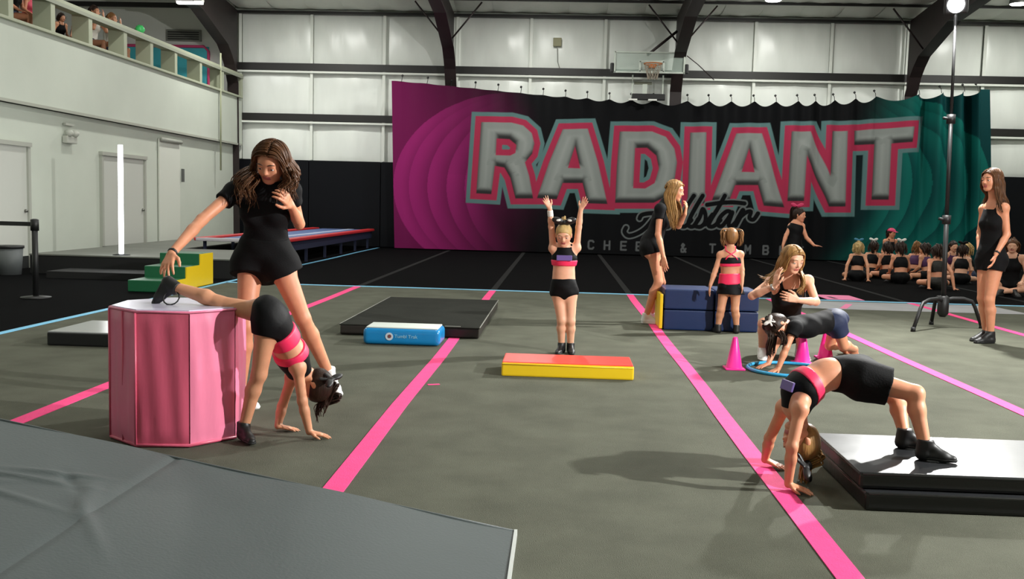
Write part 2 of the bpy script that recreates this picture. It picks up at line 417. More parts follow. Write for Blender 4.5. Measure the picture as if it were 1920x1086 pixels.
m_bulb = mat('flood_lens', (255, 255, 255), .3, emit=(255, 255, 255), estr=60)
def flood_stand(label, base, top, aim, feet, power, group):
    """flood light on a tall stand with bent tripod legs"""
    s = thing('flood_light_stand', label, 'light stand', (base[0], base[1], 0), group)
    base = Vector(base); top = Vector(top)
    tube('pole', [base+Vector((0, 0, .2)), base.lerp(top, .36)], .026, m_black, s, 10)
    tube('pole', [base.lerp(top, .34), base.lerp(top, .68)], .021, m_black, s, 10)
    tube('pole', [base.lerp(top, .66), top], .016, m_black, s, 10)
    for t in (.35, .67):
        c = base.lerp(top, t); lathe('collar', [(.03, -.05), (.046, -.05), (.046, .05), (.03, .05)], c, m_black, s, 12)
        tube('clamp_knob', [c, c+Vector((-.09, -.02, .01))], .016, m_black, s, 8)
    lathe('hub', [(.03, .12), (.06, .16), (.06, .34), (.035, .36)], base, m_black, s, 14)
    for f in feet:
        f = Vector(f); h = base+Vector((0, 0, .3)); d = f-h; d.z = 0
        k1 = h+d*.22+Vector((0, 0, .03)); k2 = h+d*.72+Vector((0, 0, .0))
        tube('leg', [h, k1, h+d*.5+Vector((0, 0, .03)), k2, h+d*.8+Vector((0, 0, -.06)), f+Vector((0, 0, .02))], .021, m_black, s, 8)
        lathe('rubber_foot', [(.022, 0), (.028, .0), (.024, .05)], f, m_black, s, 10)
    a = (Vector(aim)-top).normalized()
    rot = a.to_track_quat('Z', 'Y').to_matrix()
    bm = bmesh.new(); add_box(bm, top+Vector((0, 0, .1)), (.24, .2, .12), rot=rot, bevel=.02); link('lamp_housing', bm_mesh(bm), m_black, s)
    bm = bmesh.new()
    bmesh.ops.create_circle(bm, cap_ends=True, segments=24, radius=.085, matrix=Matrix.Translation(top+Vector((0, 0, .1))+a*.064) @ rot.to_4x4())
    r = bmesh.ops.extrude_face_region(bm, geom=list(bm.faces)); bmesh.ops.translate(bm, verts=[v for v in r['geom'] if isinstance(v, bmesh.types.BMVert)], vec=a*.006)
    link('lens', bm_mesh(bm), m_bulb, s)
    L = hidden_light('AREA', 'flood_lamp', top+Vector((0, 0, .1))+a*.09, power, shape='DISK', size=.16, color=(1, 1, .97))
    L.rotation_euler = (-a).to_track_quat('Z', 'Y').to_euler()
    return s
hub = P(1772, 590, 10.95)
flood_stand('bright flood light on a tall black tripod stand beside the standing coach', (4.31, 10.95, 0), (4.22, 10.9, 3.45), (0.8, 3.0, 0.4),
            [FL(1712, 622), FL(1746, 609), FL(1840, 616)], STAND_W*1.5, 'flood light stands')
flood_stand('flood light on a black tripod stand out of frame right of the camera', (6.3, 3.6, 0), (6.3, 3.6, 3.1), (-1.8, 5.2, .6),
            [(6.9, 3.4, 0), (5.9, 4.1, 0), (5.9, 3.1, 0)], STAND_W*2.0, 'flood light stands')

# glowing LED tube standing on the platform
lt = thing('led_tube_light', 'glowing white vertical tube light standing on the black platform', 'tube light', (-6.87, 14.72, .3))
m_led = mat('led_glow', (255, 255, 255), .4, emit=(240, 248, 255), estr=7)
lathe('tube', [(.02, .03), (.034, .03), (.038, .06), (.038, 1.7), (.034, 1.73), (.02, 1.73)], (-6.87, 14.72, .29), m_led, lt, 16)
lathe('base', [(.13, 0), (.13, .015), (.04, .03)], (-6.87, 14.72, .298), m_black, lt, 20)
hidden_light('POINT', 'tube_lamp', (-6.75, 14.5, 1.2), 18, shadow_soft_size=.3)

# ================================================================== EQUIPMENT
m_vpink_lit = mat('lit_pink_vinyl', (236, 130, 162), .3, var=.06, vscale=3, bump=.25, bscale=5, stretch=(3, 3, .8))
m_vpink_shade = mat('shaded_pink_vinyl', (216, 94, 122), .32, var=.06, vscale=3, bump=.25, bscale=5, stretch=(3, 3, .8))
m_top_refl = mat('blue_reflection_white_vinyl', (205, 200, 222), .22, bump=.1, bscale=4)  # lavender tint stands in for a blue reflection on white vinyl
# octagon
oc = Vector((-1.983, 4.912, 0)); OR, OH = .34, .683
octo = thing('octagon_tumbler', 'large pink vinyl octagon tumbling block with pale top', 'gym block', oc)
ang = [math.radians(209.5+45*k) for k in range(8)]
def opt(k, z, r=OR):
    f = k-math.floor(k); i = math.floor(k) % 8; j = (i+1) % 8
    return Vector((oc.x+r*(math.cos(ang[i])*(1-f)+math.cos(ang[j])*f), oc.y+r*(math.sin(ang[i])*(1-f)+math.sin(ang[j])*f), z))
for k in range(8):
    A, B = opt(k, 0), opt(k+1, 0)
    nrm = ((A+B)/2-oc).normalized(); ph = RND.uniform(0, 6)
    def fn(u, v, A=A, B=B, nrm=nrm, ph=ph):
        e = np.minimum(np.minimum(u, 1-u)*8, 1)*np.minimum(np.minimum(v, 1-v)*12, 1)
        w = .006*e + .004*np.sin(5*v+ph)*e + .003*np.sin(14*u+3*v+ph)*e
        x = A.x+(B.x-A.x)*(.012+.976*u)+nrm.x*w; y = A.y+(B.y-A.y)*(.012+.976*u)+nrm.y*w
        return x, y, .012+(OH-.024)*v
    link('side_panel', grid_mesh('side_panel', fn, 14, 24), m_vpink_shade if k in (1, 4, 6) else m_vpink_lit, octo, True)  # lighter and deeper pinks put the light on the faces into the colour
prism('core', [tuple(opt(k, 0, OR-.012)[:2]) for k in range(8)], .004, OH-.004, m_vpink_shade, octo)
prism('top_cap', [tuple(opt(k, 0, OR-.004)[:2]) for k in range(8)], OH-.012, OH+.006, m_top_refl, octo, bevel=.005)
tube('top_piping', [opt(k, OH-.004, OR) for k in range(8)], .007, m_vpink_lit, octo, 6, closed=True)
tube('bottom_piping', [opt(k, .012, OR) for k in range(8)], .009, m_vpink_shade, octo, 6, closed=True)
for k in (0, .52, 1): tube('seam_piping', [opt(k, .01, OR+.002), opt(k, OH-.01, OR+.002)], .006, m_vpink_shade, octo, 6)
# carry strap ring on top
tube('strap_loop', [oc+Vector((-.02+.042*math.cos(a), -.06+.02*math.sin(a), OH+.042+.035*math.sin(a))) for a in np.linspace(0, 2*math.pi, 14)], .004, m_black, octo, 6)

# foreground incline mat: low edge at the right, rising to the left, hinged in the middle
m_gmat = mat('grey_vinyl', (66, 73, 73), .5, spec=.25, var=.05, vscale=2.0, bump=.12, bscale=90)
m_gedge = mat('pale_grey_binding', (176, 180, 176), .5)
im = thing('incline_mat', 'large grey vinyl incline mat in the foreground rising to the left', 'gym mat', (-1.4, 3.0, 0))
def inc_z(x): return .018 + (-.14-x)*.178
YE = 3.55
def incfn(x0, x1):
    def fn(u, v):
        x = x0+(x1-x0)*u; y = 1.9+(YE-1.9)*v + 0*u
        z = .018+(-.14-x)*.178
        def bumpy(cx, cy, a, L, w, hgt):
            dx, dy = x-cx, y-cy; s = dx*math.cos(a)+dy*math.sin(a); t = -dx*math.sin(a)+dy*math.cos(a)
            return hgt*np.exp(-(s/L)**2-(t/w)**2)
        w = bumpy(-1.72, 3.12, .25, .16, .016, .010)+bumpy(-1.78, 3.03, .1, .18, .018, .012)+bumpy(-1.75, 2.88, -.2, .2, .02, .009)
        w = w+bumpy(-1.5, 2.95, 1.9, .2, .025, .007)+bumpy(-1.42, 2.8, 2.2, .2, .022, .007)+bumpy(-1.9, 2.92, .45, .16, .018, .009)
        w = w+bumpy(-1.62, 3.08, -.9, .09, .02, -.01)
        sag = .006*np.exp(-((x+1.448)/.018)**2)
        return x, y, z+w-sag + .004*np.sin(7*x+2*y)
    return fn
for nm, xa, xb in (('panel', -.14, -1.448), ('panel', -1.448, -3.1)):
    link(nm, grid_mesh(nm, incfn(xa, xb), 110, 130), m_gmat, im, True)
def side_y(y0, y1, name, m):
    pts = [(-.14, .0), (-.14, .018)] + [(x, inc_z(x)) for x in np.linspace(-.3, -3.1, 12)] + [(-3.1, 0)]
    return prism(name, [(a, max(0.0, b-.006)) for a, b in pts], y0, y1, m, im, 'y')
side_y(1.9, YE-.004, 'core', m_gmat)
box('edge_binding', (-.136, (1.9+YE)/2, .011), (.012, YE-1.9, .022), m_gedge, im)
tube('edge_piping', [(x, YE-.002, inc_z(x)-.004) for x in np.linspace(-.14, -3.1, 8)], .006, m_gmat, im, 6)

# dark mat with air block in front
m_dmat = mat('dark_grey_mat_top', (42, 43, 39), .95, spec=.05, var=.1, vscale=4, bump=.3, bscale=60)
m_dside = mat('black_brown_vinyl', (42, 37, 34), .4, bump=.2, bscale=12)
dm = thing('landing_mat', 'flat dark grey landing mat behind the small blue block', 'gym mat', (-1.38, 10.1, 0))
box('foam_body', (-1.38, 10.14, .048), (1.30, 2.66, .088), m_dside, dm, bevel=.012)
box('top_cover', (-1.38, 10.14, .096), (1.31, 2.67, .012), m_dmat, dm, bevel=.004)
for sx in (-1, 1):
    tube('edge_binding', [(-1.38+sx*.655, 8.81, .1), (-1.38+sx*.655, 11.47, .1)], .006, mat('worn_grey_binding', (120, 120, 112), .6), dm, 6)
box('worn_patch', (-.98, 8.86, .104), (.15, .035, .004), mat('worn_grey_binding', (120, 120, 112), .6), dm, bevel=.002)

m_air = mat('blue_inflatable', (20, 128, 190), .28, var=.08, vscale=4)
m_airt = mat('pale_inflatable_top', (205, 212, 205), .5)
ab = thing('air_block', 'small blue inflatable block with pale top lying before dark mat', 'gym block', (-1.36, 8.42, 0))
ax0, ax1, ay0, ay1 = -1.70, -1.02, 8.24, 8.62
bm = bmesh.new(); add_box(bm, ((ax0+ax1)/2, (ay0+ay1)/2, .075), (ax1-ax0, ay1-ay0, .148), bevel=.05, seg=5)
link('body', bm_mesh(bm), m_air, ab, True)
bm = bmesh.new(); add_box(bm, ((ax0+ax1)/2, (ay0+ay1)/2, .15), (ax1-ax0-.05, ay1-ay0-.05, .012), bevel=.005, seg=2)
link('top_panel', bm_mesh(bm), m_airt, ab, True)
disc_y('logo_ring', (-1.465, ay0-.001, .078), .034, .003, mat('pale_logo_print', (200, 210, 220), .5), ab)
disc_y('logo_centre', (-1.462, ay0-.004, .08), .016, .003, mat('dark_red_logo_print', (120, 70, 70), .5), ab)
def flat_text(name, s, loc, size, m, parent, rot=(math.pi/2, 0, 0), ext=.001):
    cu = bpy.data.curves.new(name, 'FONT'); cu.body = s; cu.size = size; cu.extrude = ext; cu.align_y = 'CENTER'
    o = bpy.data.objects.new(name+'_tmp', cu); COL.objects.link(o)
    dg = bpy.context.evaluated_depsgraph_get(); me = bpy.data.meshes.new_from_object(o.evaluated_get(dg))
    bpy.data.objects.remove(o); bpy.data.curves.remove(cu)
    me.transform(Matrix.Translation(loc) @ Matrix.Rotation(rot[2], 4, 'Z') @ Matrix.Rotation(rot[0], 4, 'X'))
    me.materials.clear()
    return link(name, me, m, parent)
flat_text('printed_lettering', 'Tumbl Trak', (-1.42, ay0-.002, .08), .042, mat('pale_blue_print', (150, 205, 230), .5), ab)

# red and yellow wedge block
m_red = mat('red_vinyl', (236, 62, 52), .35, bump=.12, bscale=8); m_yel = mat('yellow_vinyl', (238, 200, 30), .35, bump=.2, bscale=8)
rw = thing('folding_beam', 'low red topped yellow sided foam block in front of girl with raised arms', 'gym block', (.08, 7.15, 0))
box('foam_body', (.08, 7.14, .05), (.965, .42, .1), m_yel, rw, bevel=.012)
box('top_cover', (.08, 7.145, .1), (.955, .41, .012), m_red, rw, bevel=.005)
tube('seam', [(-.40, 6.928, .088), (.56, 6.928, .088)], .003, m_yel, rw, 6)

# blue folded panel mat with yellow end
m_bluev = mat('navy_blue_vinyl', (22, 42, 84), .4, var=.1, vscale=3, bump=.2, bscale=8)
bb = thing('panel_mat', 'dark blue folded panel mat stack with yellow end behind girl in pink', 'gym mat', (1.6, 10.2, 0))
for z0 in (.0, .215):
    for x0, x1 in ((1.09, 1.60), (1.61, 2.06)):
        box('panel', ((x0+x1)/2, 10.22, z0+.107), (x1-x0-.006, .58, .206), m_bluev, bb, bevel=.014)
box('end_panel', (1.065, 10.2, .19), (.035, .5, .36), m_yel, bb, bevel=.01)

# two stacked black mats under the bridging girl
m_gloss = mat('glossy_black_vinyl', (40, 41, 43), .3, spec=.35, var=.15, vscale=3, bump=.15, bscale=6)
m_blkv = mat('black_vinyl', (20, 20, 21), .38, bump=.3, bscale=10)
for z0, h, lab, dx, dy in ((0.0, .085, 'lower black vinyl mat resting on floor under a second mat', 0, 0),
                           (.086, .075, 'upper glossy black mat with girl\'s shoes on it', -.02, .03)):
    t = thing('crash_mat', lab, 'gym mat', (2.4, 4.4, z0), 'stacked black mats at right')
    box('foam_body', (2.36+dx, 4.38+dy, z0+h/2-.003), (2.08, .70, h-.008), m_blkv, t, bevel=.014)
    box('top_cover', (2.36+dx, 4.38+dy, z0+h-.006), (2.085, .705, .01), m_gloss, t, bevel=.004)
    tube('front_piping', [(1.33+dx, 4.03+dy, z0+h-.01), (3.39+dx, 4.03+dy, z0+h-.01)], .006, mat('grey_piping', (60, 61, 62), .4), t, 6)
    tube('side_piping', [(1.32+dx, 4.03+dy, z0+h-.01), (1.32+dx, 4.73+dy, z0+h-.01)], .006, mat('grey_piping', (60, 61, 62), .4), t, 6)

# black mat behind the octagon
lm = thing('practice_mat', 'black mat with shiny top coloured as a pale reflection behind the pink octagon', 'gym mat', (-3.7, 8.1, 0))
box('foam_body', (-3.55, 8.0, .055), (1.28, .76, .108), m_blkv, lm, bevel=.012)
box('top_cover', (-3.55, 8.0, .112), (1.27, .75, .012), mat('pale_reflection_vinyl', (150, 152, 152), .2), lm, bevel=.004)  # pale colour stands in for a white reflection on the black mat

# black platform with grey top beside the wall
pf = thing('tumbling_platform', 'long low black platform with grey top along the left wall', 'platform', (-6.4, 14.5, 0))
box('base', (-7.6, 20.9, .14), (1.5, 7.5, .28), mat('matt_black_skirt', (14, 14, 14), .85), pf)
box('top_mat', (-7.6, 20.9, .292), (1.52, 7.5, .024), mat('grey_platform_top', (104, 106, 98), .7, var=.1, vscale=2), pf, bevel=.006)
box('base', (-6.62, 15.8, .14), (3.2, 2.6, .28), mat('matt_black_skirt', (14, 14, 14), .85), pf)
box('top_mat', (-6.62, 15.8, .292), (3.22, 2.62, .024), mat('grey_platform_top', (104, 106, 98), .7, var=.1, vscale=2), pf, bevel=.006)
box('low_skirt', (-6.6, 14.1, .05), (1.9, .7, .1), mat('matt_black_skirt', (14, 14, 14), .85), pf)
# trampoline
tr = thing('tumbling_trampoline', 'long trampoline with red edges and blue bed beside the dark wall', 'trampoline', (-6.0, 20, 0))
m_tred = mat('red_edge_pad', (190, 40, 44), .5); m_tblue = mat('blue_bed', (86, 104, 150), .6, var=.1, vscale=2); m_navy = mat('navy_skirt', (18, 26, 54), .7)
ty0, ty1 = 17.3, 25.6
box('bed', (-5.85, (ty0+ty1)/2, .475), (1.1, ty1-ty0, .02), m_tblue, tr)
box('centre_stripe', (-5.62, (ty0+ty1)/2, .488), (.16, ty1-ty0-.1, .008), mat('pale_bed_stripe', (170, 180, 205), .6), tr)
for x in (-5.1, -6.6):
    box('edge_pad', (x, (ty0+ty1)/2, .48), (.2, ty1-ty0+.1, .06), m_tred, tr, bevel=.02)
box('skirt', (-5.08, (ty0+ty1)/2, .36), (.03, ty1-ty0, .18), m_navy, tr)
for x in (-5.1, -6.6):
    for y in np.linspace(ty0+.3, ty1-.3, 6): box('leg', (x-.02, y, .225), (.05, .05, .45), m_navy, tr)
box('end_pad', (-5.85, ty0, .475), (1.6, .18, .06), mat('pale_pad', (176, 170, 176), .6), tr, bevel=.02)
# green and yellow step block
m_green = mat('green_vinyl', (22, 92, 58), .4, bump=.15, bscale=8)
st = thing('step_block', 'green foam step block with yellow side behind the octagon', 'gym block', (-5.25, 12.9, 0))
for k in range(3):
    y0 = 12.12+.5*k; h = .152*(k+1)
    box('step', (-5.3, y0+.25, h/2+.002), (.56, .495, h), m_green, st, bevel=.012)
prof = [(12.13, .004), (13.61, .004), (13.61, .452), (13.13, .452), (13.13, .3), (12.63, .3), (12.63, .148), (12.13, .148)]
prism('side_panel', prof, -5.018, -5.0, m_yel, st, 'x')
# stanchion and belt
sn = thing('belt_stanchion', 'black retractable belt stanchion post by the left edge', 'stanchion', (-6.2, 11.05, 0))
lathe('base', [(.17, 0), (.17, .015), (.06, .03)], (-6.2, 11.05, 0), m_black, sn)
tube('post', [(-6.2, 11.05, .02), (-6.2, 11.05, .86)], .034, m_black, sn, 12)
lathe('belt_head', [(.045, .8), (.047, .8), (.047, .93), (.02, .94)], (-6.2, 11.05, 0), m_black, sn, 12)
box('belt', (-7.45, 11.1, .875), (2.4, .004, .05), m_black, sn)
# bin near the wall
bn = thing('waste_bin', 'grey waste bin with black rim by the left wall', 'bin', (-8.3, 14.0, 0))
m_bin = mat('grey_bin', (88, 92, 92), .6)
lathe('body', [(.17, 0), (.2, .42), (.19, .42)], (-8.35, 14.15, 0), m_bin, bn)
lathe('rim', [(.2, .4), (.215, .4), (.215, .44), (.19, .44)], (-8.35, 14.15, 0), m_black, bn)

# cones and hoop
m_cone = mat('hot_pink_plastic', (250, 38, 150), .4)
for (x, y), lab in ((tuple(FL(1376, 692)[:2]), 'hot pink training cone standing left of the blue hoop'),
                    (tuple(FL(1504, 682)[:2]), 'hot pink cone below the crawling child\'s chest'),
                    (tuple(FL(1547, 672)[:2]), 'hot pink cone beneath the crawling child\'s hips')):
    cn = thing('training_cone', lab, 'cone', (x, y, 0), 'pink training cones')
    lathe('shell', [(.072, .014), (.064, .016), (.02, .245), (.016, .255), (.008, .256)], (x, y, 0), m_cone, cn, 28)
    box('base', (x, y, .007), (.155, .155, .014), m_cone, cn, bevel=.006)
hc = (FL(1398, 693)+Vector((.34, .0, 0)))
bm = bmesh.new(); add_tube(bm, [Vector((hc.x+.32*math.cos(a), hc.y+.32*math.sin(a), .014)) for a in np.linspace(0, 2*math.pi, 49)[:-1]], .0135, 10, closed=True)
tag(link('hula_hoop', bm_mesh(bm), mat('sky_blue_plastic', (60, 172, 226), .35), None, True), 'sky blue plastic hoop lying on the floor under child\'s hands', 'hoop')

# basketball backboards
m_gl = mat('backboard_glass', (190, 205, 195), .1, alpha=.35); m_bframe = mat('grey_white_frame', (190, 198, 188), .5)
def backboard(label, c, w, h, rim):
    t = thing('backboard', label, 'backboard', c)
    x, y, z = c
    box('glass', (x, y, z), (w, .02, h), m_gl, t)
    for sx in (-1, 1): box('frame_side', (x+sx*w/2, y-.01, z), (.045, .05, h+.04), m_bframe, t)
    for sz in (-1, 1): box('frame_rail', (x, y-.01, z+sz*h/2), (w, .05, .035), m_bframe, t)
    if rim:
        zz = z-.1
        for sx in (-1, 1): box('target_side', (x+.06+sx*.3, y-.03, zz), (.05, .012, .26), m_bframe, t)
        for sz in (-1, 1): box('target_rail', (x+.06, y-.03, zz+sz*.125), (.62, .012, .045), m_bframe, t)
        tube('rim', [(x+.06+.22*math.cos(a), y-.34+.22*math.sin(a), zz+.02) for a in np.linspace(0, 2*math.pi, 25)[:-1]], .015, mat('orange_rim', (170, 96, 40), .5), t, 8, closed=True)
        bm = bmesh.new()
        for k in range(12):
            for s in (-1, 1):
                a0 = 2*math.pi*k/12
                pts = [(x+.06+r*math.cos(a0+s*q), y-.34+r*math.sin(a0+s*q), zz-d) for r, q, d in ((.22, 0, .0), (.18, .26, .12), (.14, .52, .24), (.12, .78, .36))]
                add_tube(bm, pts, .007, 5)
        link('net', bm_mesh(bm), mat('grey_net', (150, 140, 125), .8), t)
        box('rim_bracket', (x+.06, y-.08, zz), (.2, .14, .1), mat('orange_rim', (170, 96, 40), .5), t)
        for sx in (-1, 1): box('edge_pad', (x+sx*(w/2+.06), y, z-.15), (.1, .1, .25), m_black, t, bevel=.03)
        tube('support_arm', [(x-.05, y+.1, z+.2), (x+.7, y+.35, z+.85)], .035, m_steel, t, 8)
        tube('support_arm', [(x+.95, y+.1, z+.2), (x+1.25, y+.2, z+.0), (x+1.7, y+.4, z-.35)], .012, m_steel, t, 6)
    return t
backboard('glass basketball backboard with hoop above the black banner', (2.12, 24.9, 4.93), 1.76, .5, True)
t = thing('backboard_lift', 'dark winch frame with pale legs hanging below the basketball backboard', 'winch', (2.15, 25.2, 4.05))
box('beam', (2.15, 25.2, 4.10), (.85, .14, .16), m_black, t, bevel=.02)
for sx in (-.42, .36): box('upright', (2.15+sx, 25.2, 4.38), (.035, .04, .55), m_bframe, t)
box('crossbar', (2.0, 25.2, 4.45), (.45, .04, .07), mat('olive_bar', (110, 112, 96), .6), t)
box('strut', (2.05, 25.2, 4.3), (.12, .05, .25), m_bframe, t)
for sx in (-.4, .1): box('foot_plate', (2.15+sx, 25.12, 4.02), (.22, .08, .04), m_white, t)
# ================================================================== BANNER (printed cloth, pattern computed as a flat print)
def seg_dist(X, Z, pts):
    d = np.full(X.shape, 9.0)
    for (ax, az), (bx, bz) in zip(pts, pts[1:]):
        vx, vz = bx-ax, bz-az; L = vx*vx+vz*vz+1e-9
        t = np.clip(((X-ax)*vx+(Z-az)*vz)/L, 0, 1)
        d = np.minimum(d, np.hypot(X-ax-t*vx, Z-az-t*vz))
    return d
def poly_sd(X, Z, poly):
    """signed distance with mitred outer corners"""
    n = len(poly); ar = sum(poly[i][0]*poly[(i+1) % n][1]-poly[(i+1) % n][0]*poly[i][1] for i in range(n)); sg = 1 if ar > 0 else -1
    de = np.full(X.shape, 9.0); perp = []
    for i in range(n):
        (ax, az), (bx, bz) = poly[i], poly[(i+1) % n]; vx, vz = bx-ax, bz-az; L = math.hypot(vx, vz)+1e-9
        t = ((X-ax)*vx+(Z-az)*vz)/(L*L); pp = ((X-ax)*vz-(Z-az)*vx)/L*sg; perp.append(pp)
        de = np.where((t >= 0) & (t <= 1), np.minimum(de, np.abs(pp)), de)
    d = de
    for i in range(n):
        dv = np.hypot(X-poly[i][0], Z-poly[i][1]); mv = np.maximum(np.maximum(perp[i], perp[i-1]), .62*dv)
        d = np.where(dv < de, np.minimum(d, mv), d)
    ins = np.zeros(X.shape, bool)
    for i in range(n):
        (ax, az), (bx, bz) = poly[i], poly[(i+1) % n]
        if az == bz: continue
        c = ((az > Z) != (bz > Z)) & (X < (bx-ax)*(Z-az)/(bz-az)+ax); ins ^= c
    return np.where(ins, -d, d)
YBN = 25.28
def px2(x, y):
    p = P(x, y, YBN); return (p.x, p.z)
def crop1(pts): return [px2(720+x*.32223, 150+y*.32223) for x, y in pts]
def crop2(pts): return [px2(1280+x*.32223, 150+y*.32223) for x, y in pts]
def crop3(pts): return [px2(1080+x*.20833, 340+y*.20833) for x, y in pts]
LET = [
 (crop1([(565, 245), (740, 248), (810, 265), (860, 310), (875, 370), (862, 430), (820, 480), (845, 560), (868, 690), (765, 690), (735, 570), (700, 510), (645, 500), (625, 665), (537, 660), (552, 440)]),
  [crop1([(655, 340), (730, 345), (770, 378), (765, 425), (735, 440), (650, 438)])]),
 (crop1([(1040, 287), (1186, 283), (1245, 480), (1300, 722), (1185, 718), (1155, 600), (1040, 600), (1005, 695), (890, 688), (960, 480)]),
  [crop1([(1112, 385), (1070, 512), (1142, 515)])]),
 (crop1([(1372, 300), (1560, 300), (1640, 330), (1690, 400), (1705, 480), (1690, 590), (1640, 680), (1570, 715), (1345, 715), (1355, 500)]),
  [crop1([(1462, 395), (1530, 395), (1585, 440), (1600, 515), (1575, 600), (1520, 632), (1450, 630)])]),
 (crop2([(45, 305), (138, 305), (128, 720), (28, 715)]), []),
 (crop2([(315, 310), (462, 310), (525, 520), (592, 742), (472, 732), (440, 612), (308, 612), (272, 705), (172, 700), (240, 510)]),
  [crop2([(385, 400), (343, 535), (420, 537)])]),
 (crop2([(630, 300), (742, 300), (858, 560), (868, 298), (957, 298), (946, 737), (850, 737), (722, 440), (706, 705), (608, 705)]), []),
 (crop2([(1000, 295), (1345, 272), (1332, 362), (1215, 370), (1200, 697), (1098, 697), (1112, 376), (1000, 378)]), []),
]
NU, NV = 1050, 300
XA, XB = -4.53, 10.72
top_px = [(740, 153), (790, 157), (840, 162), (900, 168), (1000, 178), (1080, 184), (1150, 188), (1300, 191), (1450, 192), (1560, 190), (1640, 183), (1700, 180), (1760, 175), (1835, 170)]
tx = [P(x, y, YBN).x for x, y in top_px]; tz = [P(x, y, YBN).z for x, y in top_px]
grom_px = [752, 800, 845, 890, 933, 976, 1018, 1060, 1101, 1143, 1184, 1226, 1290, 1330, 1372, 1415, 1456, 1497, 1530, 1565, 1605, 1642, 1724, 1765, 1808, 1833]
grom = [P(x, 185, YBN).x for x in grom_px]
uu = np.linspace(0, 1, NU+1)
xs = XA+(XB-XA)*uu
topz = np.interp(xs, tx, tz)
amp = np.clip((xs-(-1.2))/4.0, 0.08, 1.0)
# scallops between the grommets
gi = np.clip(np.searchsorted(grom, xs)-1, 0, len(grom)-2); ga = np.array(grom)
gt = np.clip((xs-ga[gi])/(ga[gi+1]-ga[gi]), 0, 1)
topz = topz - .13*amp*np.sin(np.pi*gt)**1.2 + .02
foldA = .02+.05*np.clip((xs-1)/6, 0, 1)+.16*np.clip((xs-8.3)/1.2, 0, 1)
fold = foldA*np.sin(2*np.pi*(gi+gt)) + .4*foldA*np.sin(2*np.pi*(gi+gt)*.5+1.3)
U2, V2 = np.meshgrid(uu, np.linspace(0, 1, NV+1), indexing='ij')
Z0 = .03
X2 = XA+(XB-XA)*U2 + .14*(1-V2)*(1-U2) + .38*(1-V2)*np.clip((U2-.85)/.15, 0, 1)
Z2 = Z0+(topz[:, None]-Z0)*V2
Y2 = YBN + fold[:, None]*(.35+.65*V2) - .05*np.sin(3*V2+6*U2)*.4
XX, ZZ = X2.ravel(), Z2.ravel()
sd = np.full(XX.shape, 9.0); sdn = sd.copy(); sdh = np.full(XX.shape, 9.0)
for outer, holes in LET:
    o = poly_sd(XX, ZZ, outer)
    for hpoly in holes: o = np.maximum(o, -poly_sd(XX, ZZ, hpoly))
    sd = np.minimum(sd, o)
    o2 = poly_sd(XX-.02, ZZ-.11, outer)
    for hpoly in holes: o2 = np.maximum(o2, -poly_sd(XX-.02, ZZ-.11, hpoly))
    sdn = np.minimum(sdn, o2)
def L3(c): return np.array(lin(c))
def mixc(a, b, t): return a*(1-t[:, None])+b*t[:, None]
def ss(a, b, v): t = np.clip((v-a)/(b-a), 0, 1); return t*t*(3-2*t)
N = len(XX)
black = np.tile(L3((12, 13, 17)), (N, 1))
mag = np.tile(L3((196, 50, 140)), (N, 1)); magd = np.tile(L3((112, 22, 76)), (N, 1))
teal = np.tile(L3((24, 128, 118)), (N, 1)); teald = np.tile(L3((9, 62, 68)), (N, 1))
# magenta end with crescent arcs
arc = np.zeros(N)
for cxp in (738, 767, 802, 838, 872):       # crescents bowed to the left
    le = px2(cxp, 320)[0]; dd = np.hypot(XX-(le+3.2), (ZZ-1.7)*1.3)
    arc = np.where(dd < 3.2, ss(2.45, 3.17, dd), arc)
colL = mixc(magd, mag, np.clip(.15+.2*ss(-3.0, -4.5, XX)+.75*arc, 0, 1))
fadeL = ss(-3.6, .2, XX+.45*np.abs(ZZ-2.0)-.2*(ZZ < 2))
col = mixc(colL, black, fadeL)
arcR = np.zeros(N)
for cxp in (1855, 1821, 1783, 1747, 1711, 1680):   # crescents bowed to the right
    re_ = px2(cxp, 320)[0]; dd = np.hypot(XX-(re_-3.2), (ZZ-2.0)*1.3)
    arcR = np.where(dd < 3.2, ss(2.6, 3.17, dd), arcR)
colR = mixc(teald, teal, np.clip(.12+.88*arcR, 0, 1))
fadeR = ss(7.0, 9.0, XX-.25*(ZZ-2.2))
col = mixc(col, colR, fadeR)
grey_t = np.tile(L3((112, 150, 150)), (N, 1)); pink = np.tile(L3((206, 62, 98)), (N, 1)); fill = np.tile(L3((170, 176, 172)), (N, 1)); dk = np.tile(L3((36, 30, 34)), (N, 1))
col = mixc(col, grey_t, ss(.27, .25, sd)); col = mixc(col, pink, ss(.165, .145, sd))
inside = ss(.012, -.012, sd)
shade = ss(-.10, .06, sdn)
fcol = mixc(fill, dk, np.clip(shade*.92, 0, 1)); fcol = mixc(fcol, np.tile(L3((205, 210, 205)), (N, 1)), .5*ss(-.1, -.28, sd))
col = mixc(col, fcol, inside)
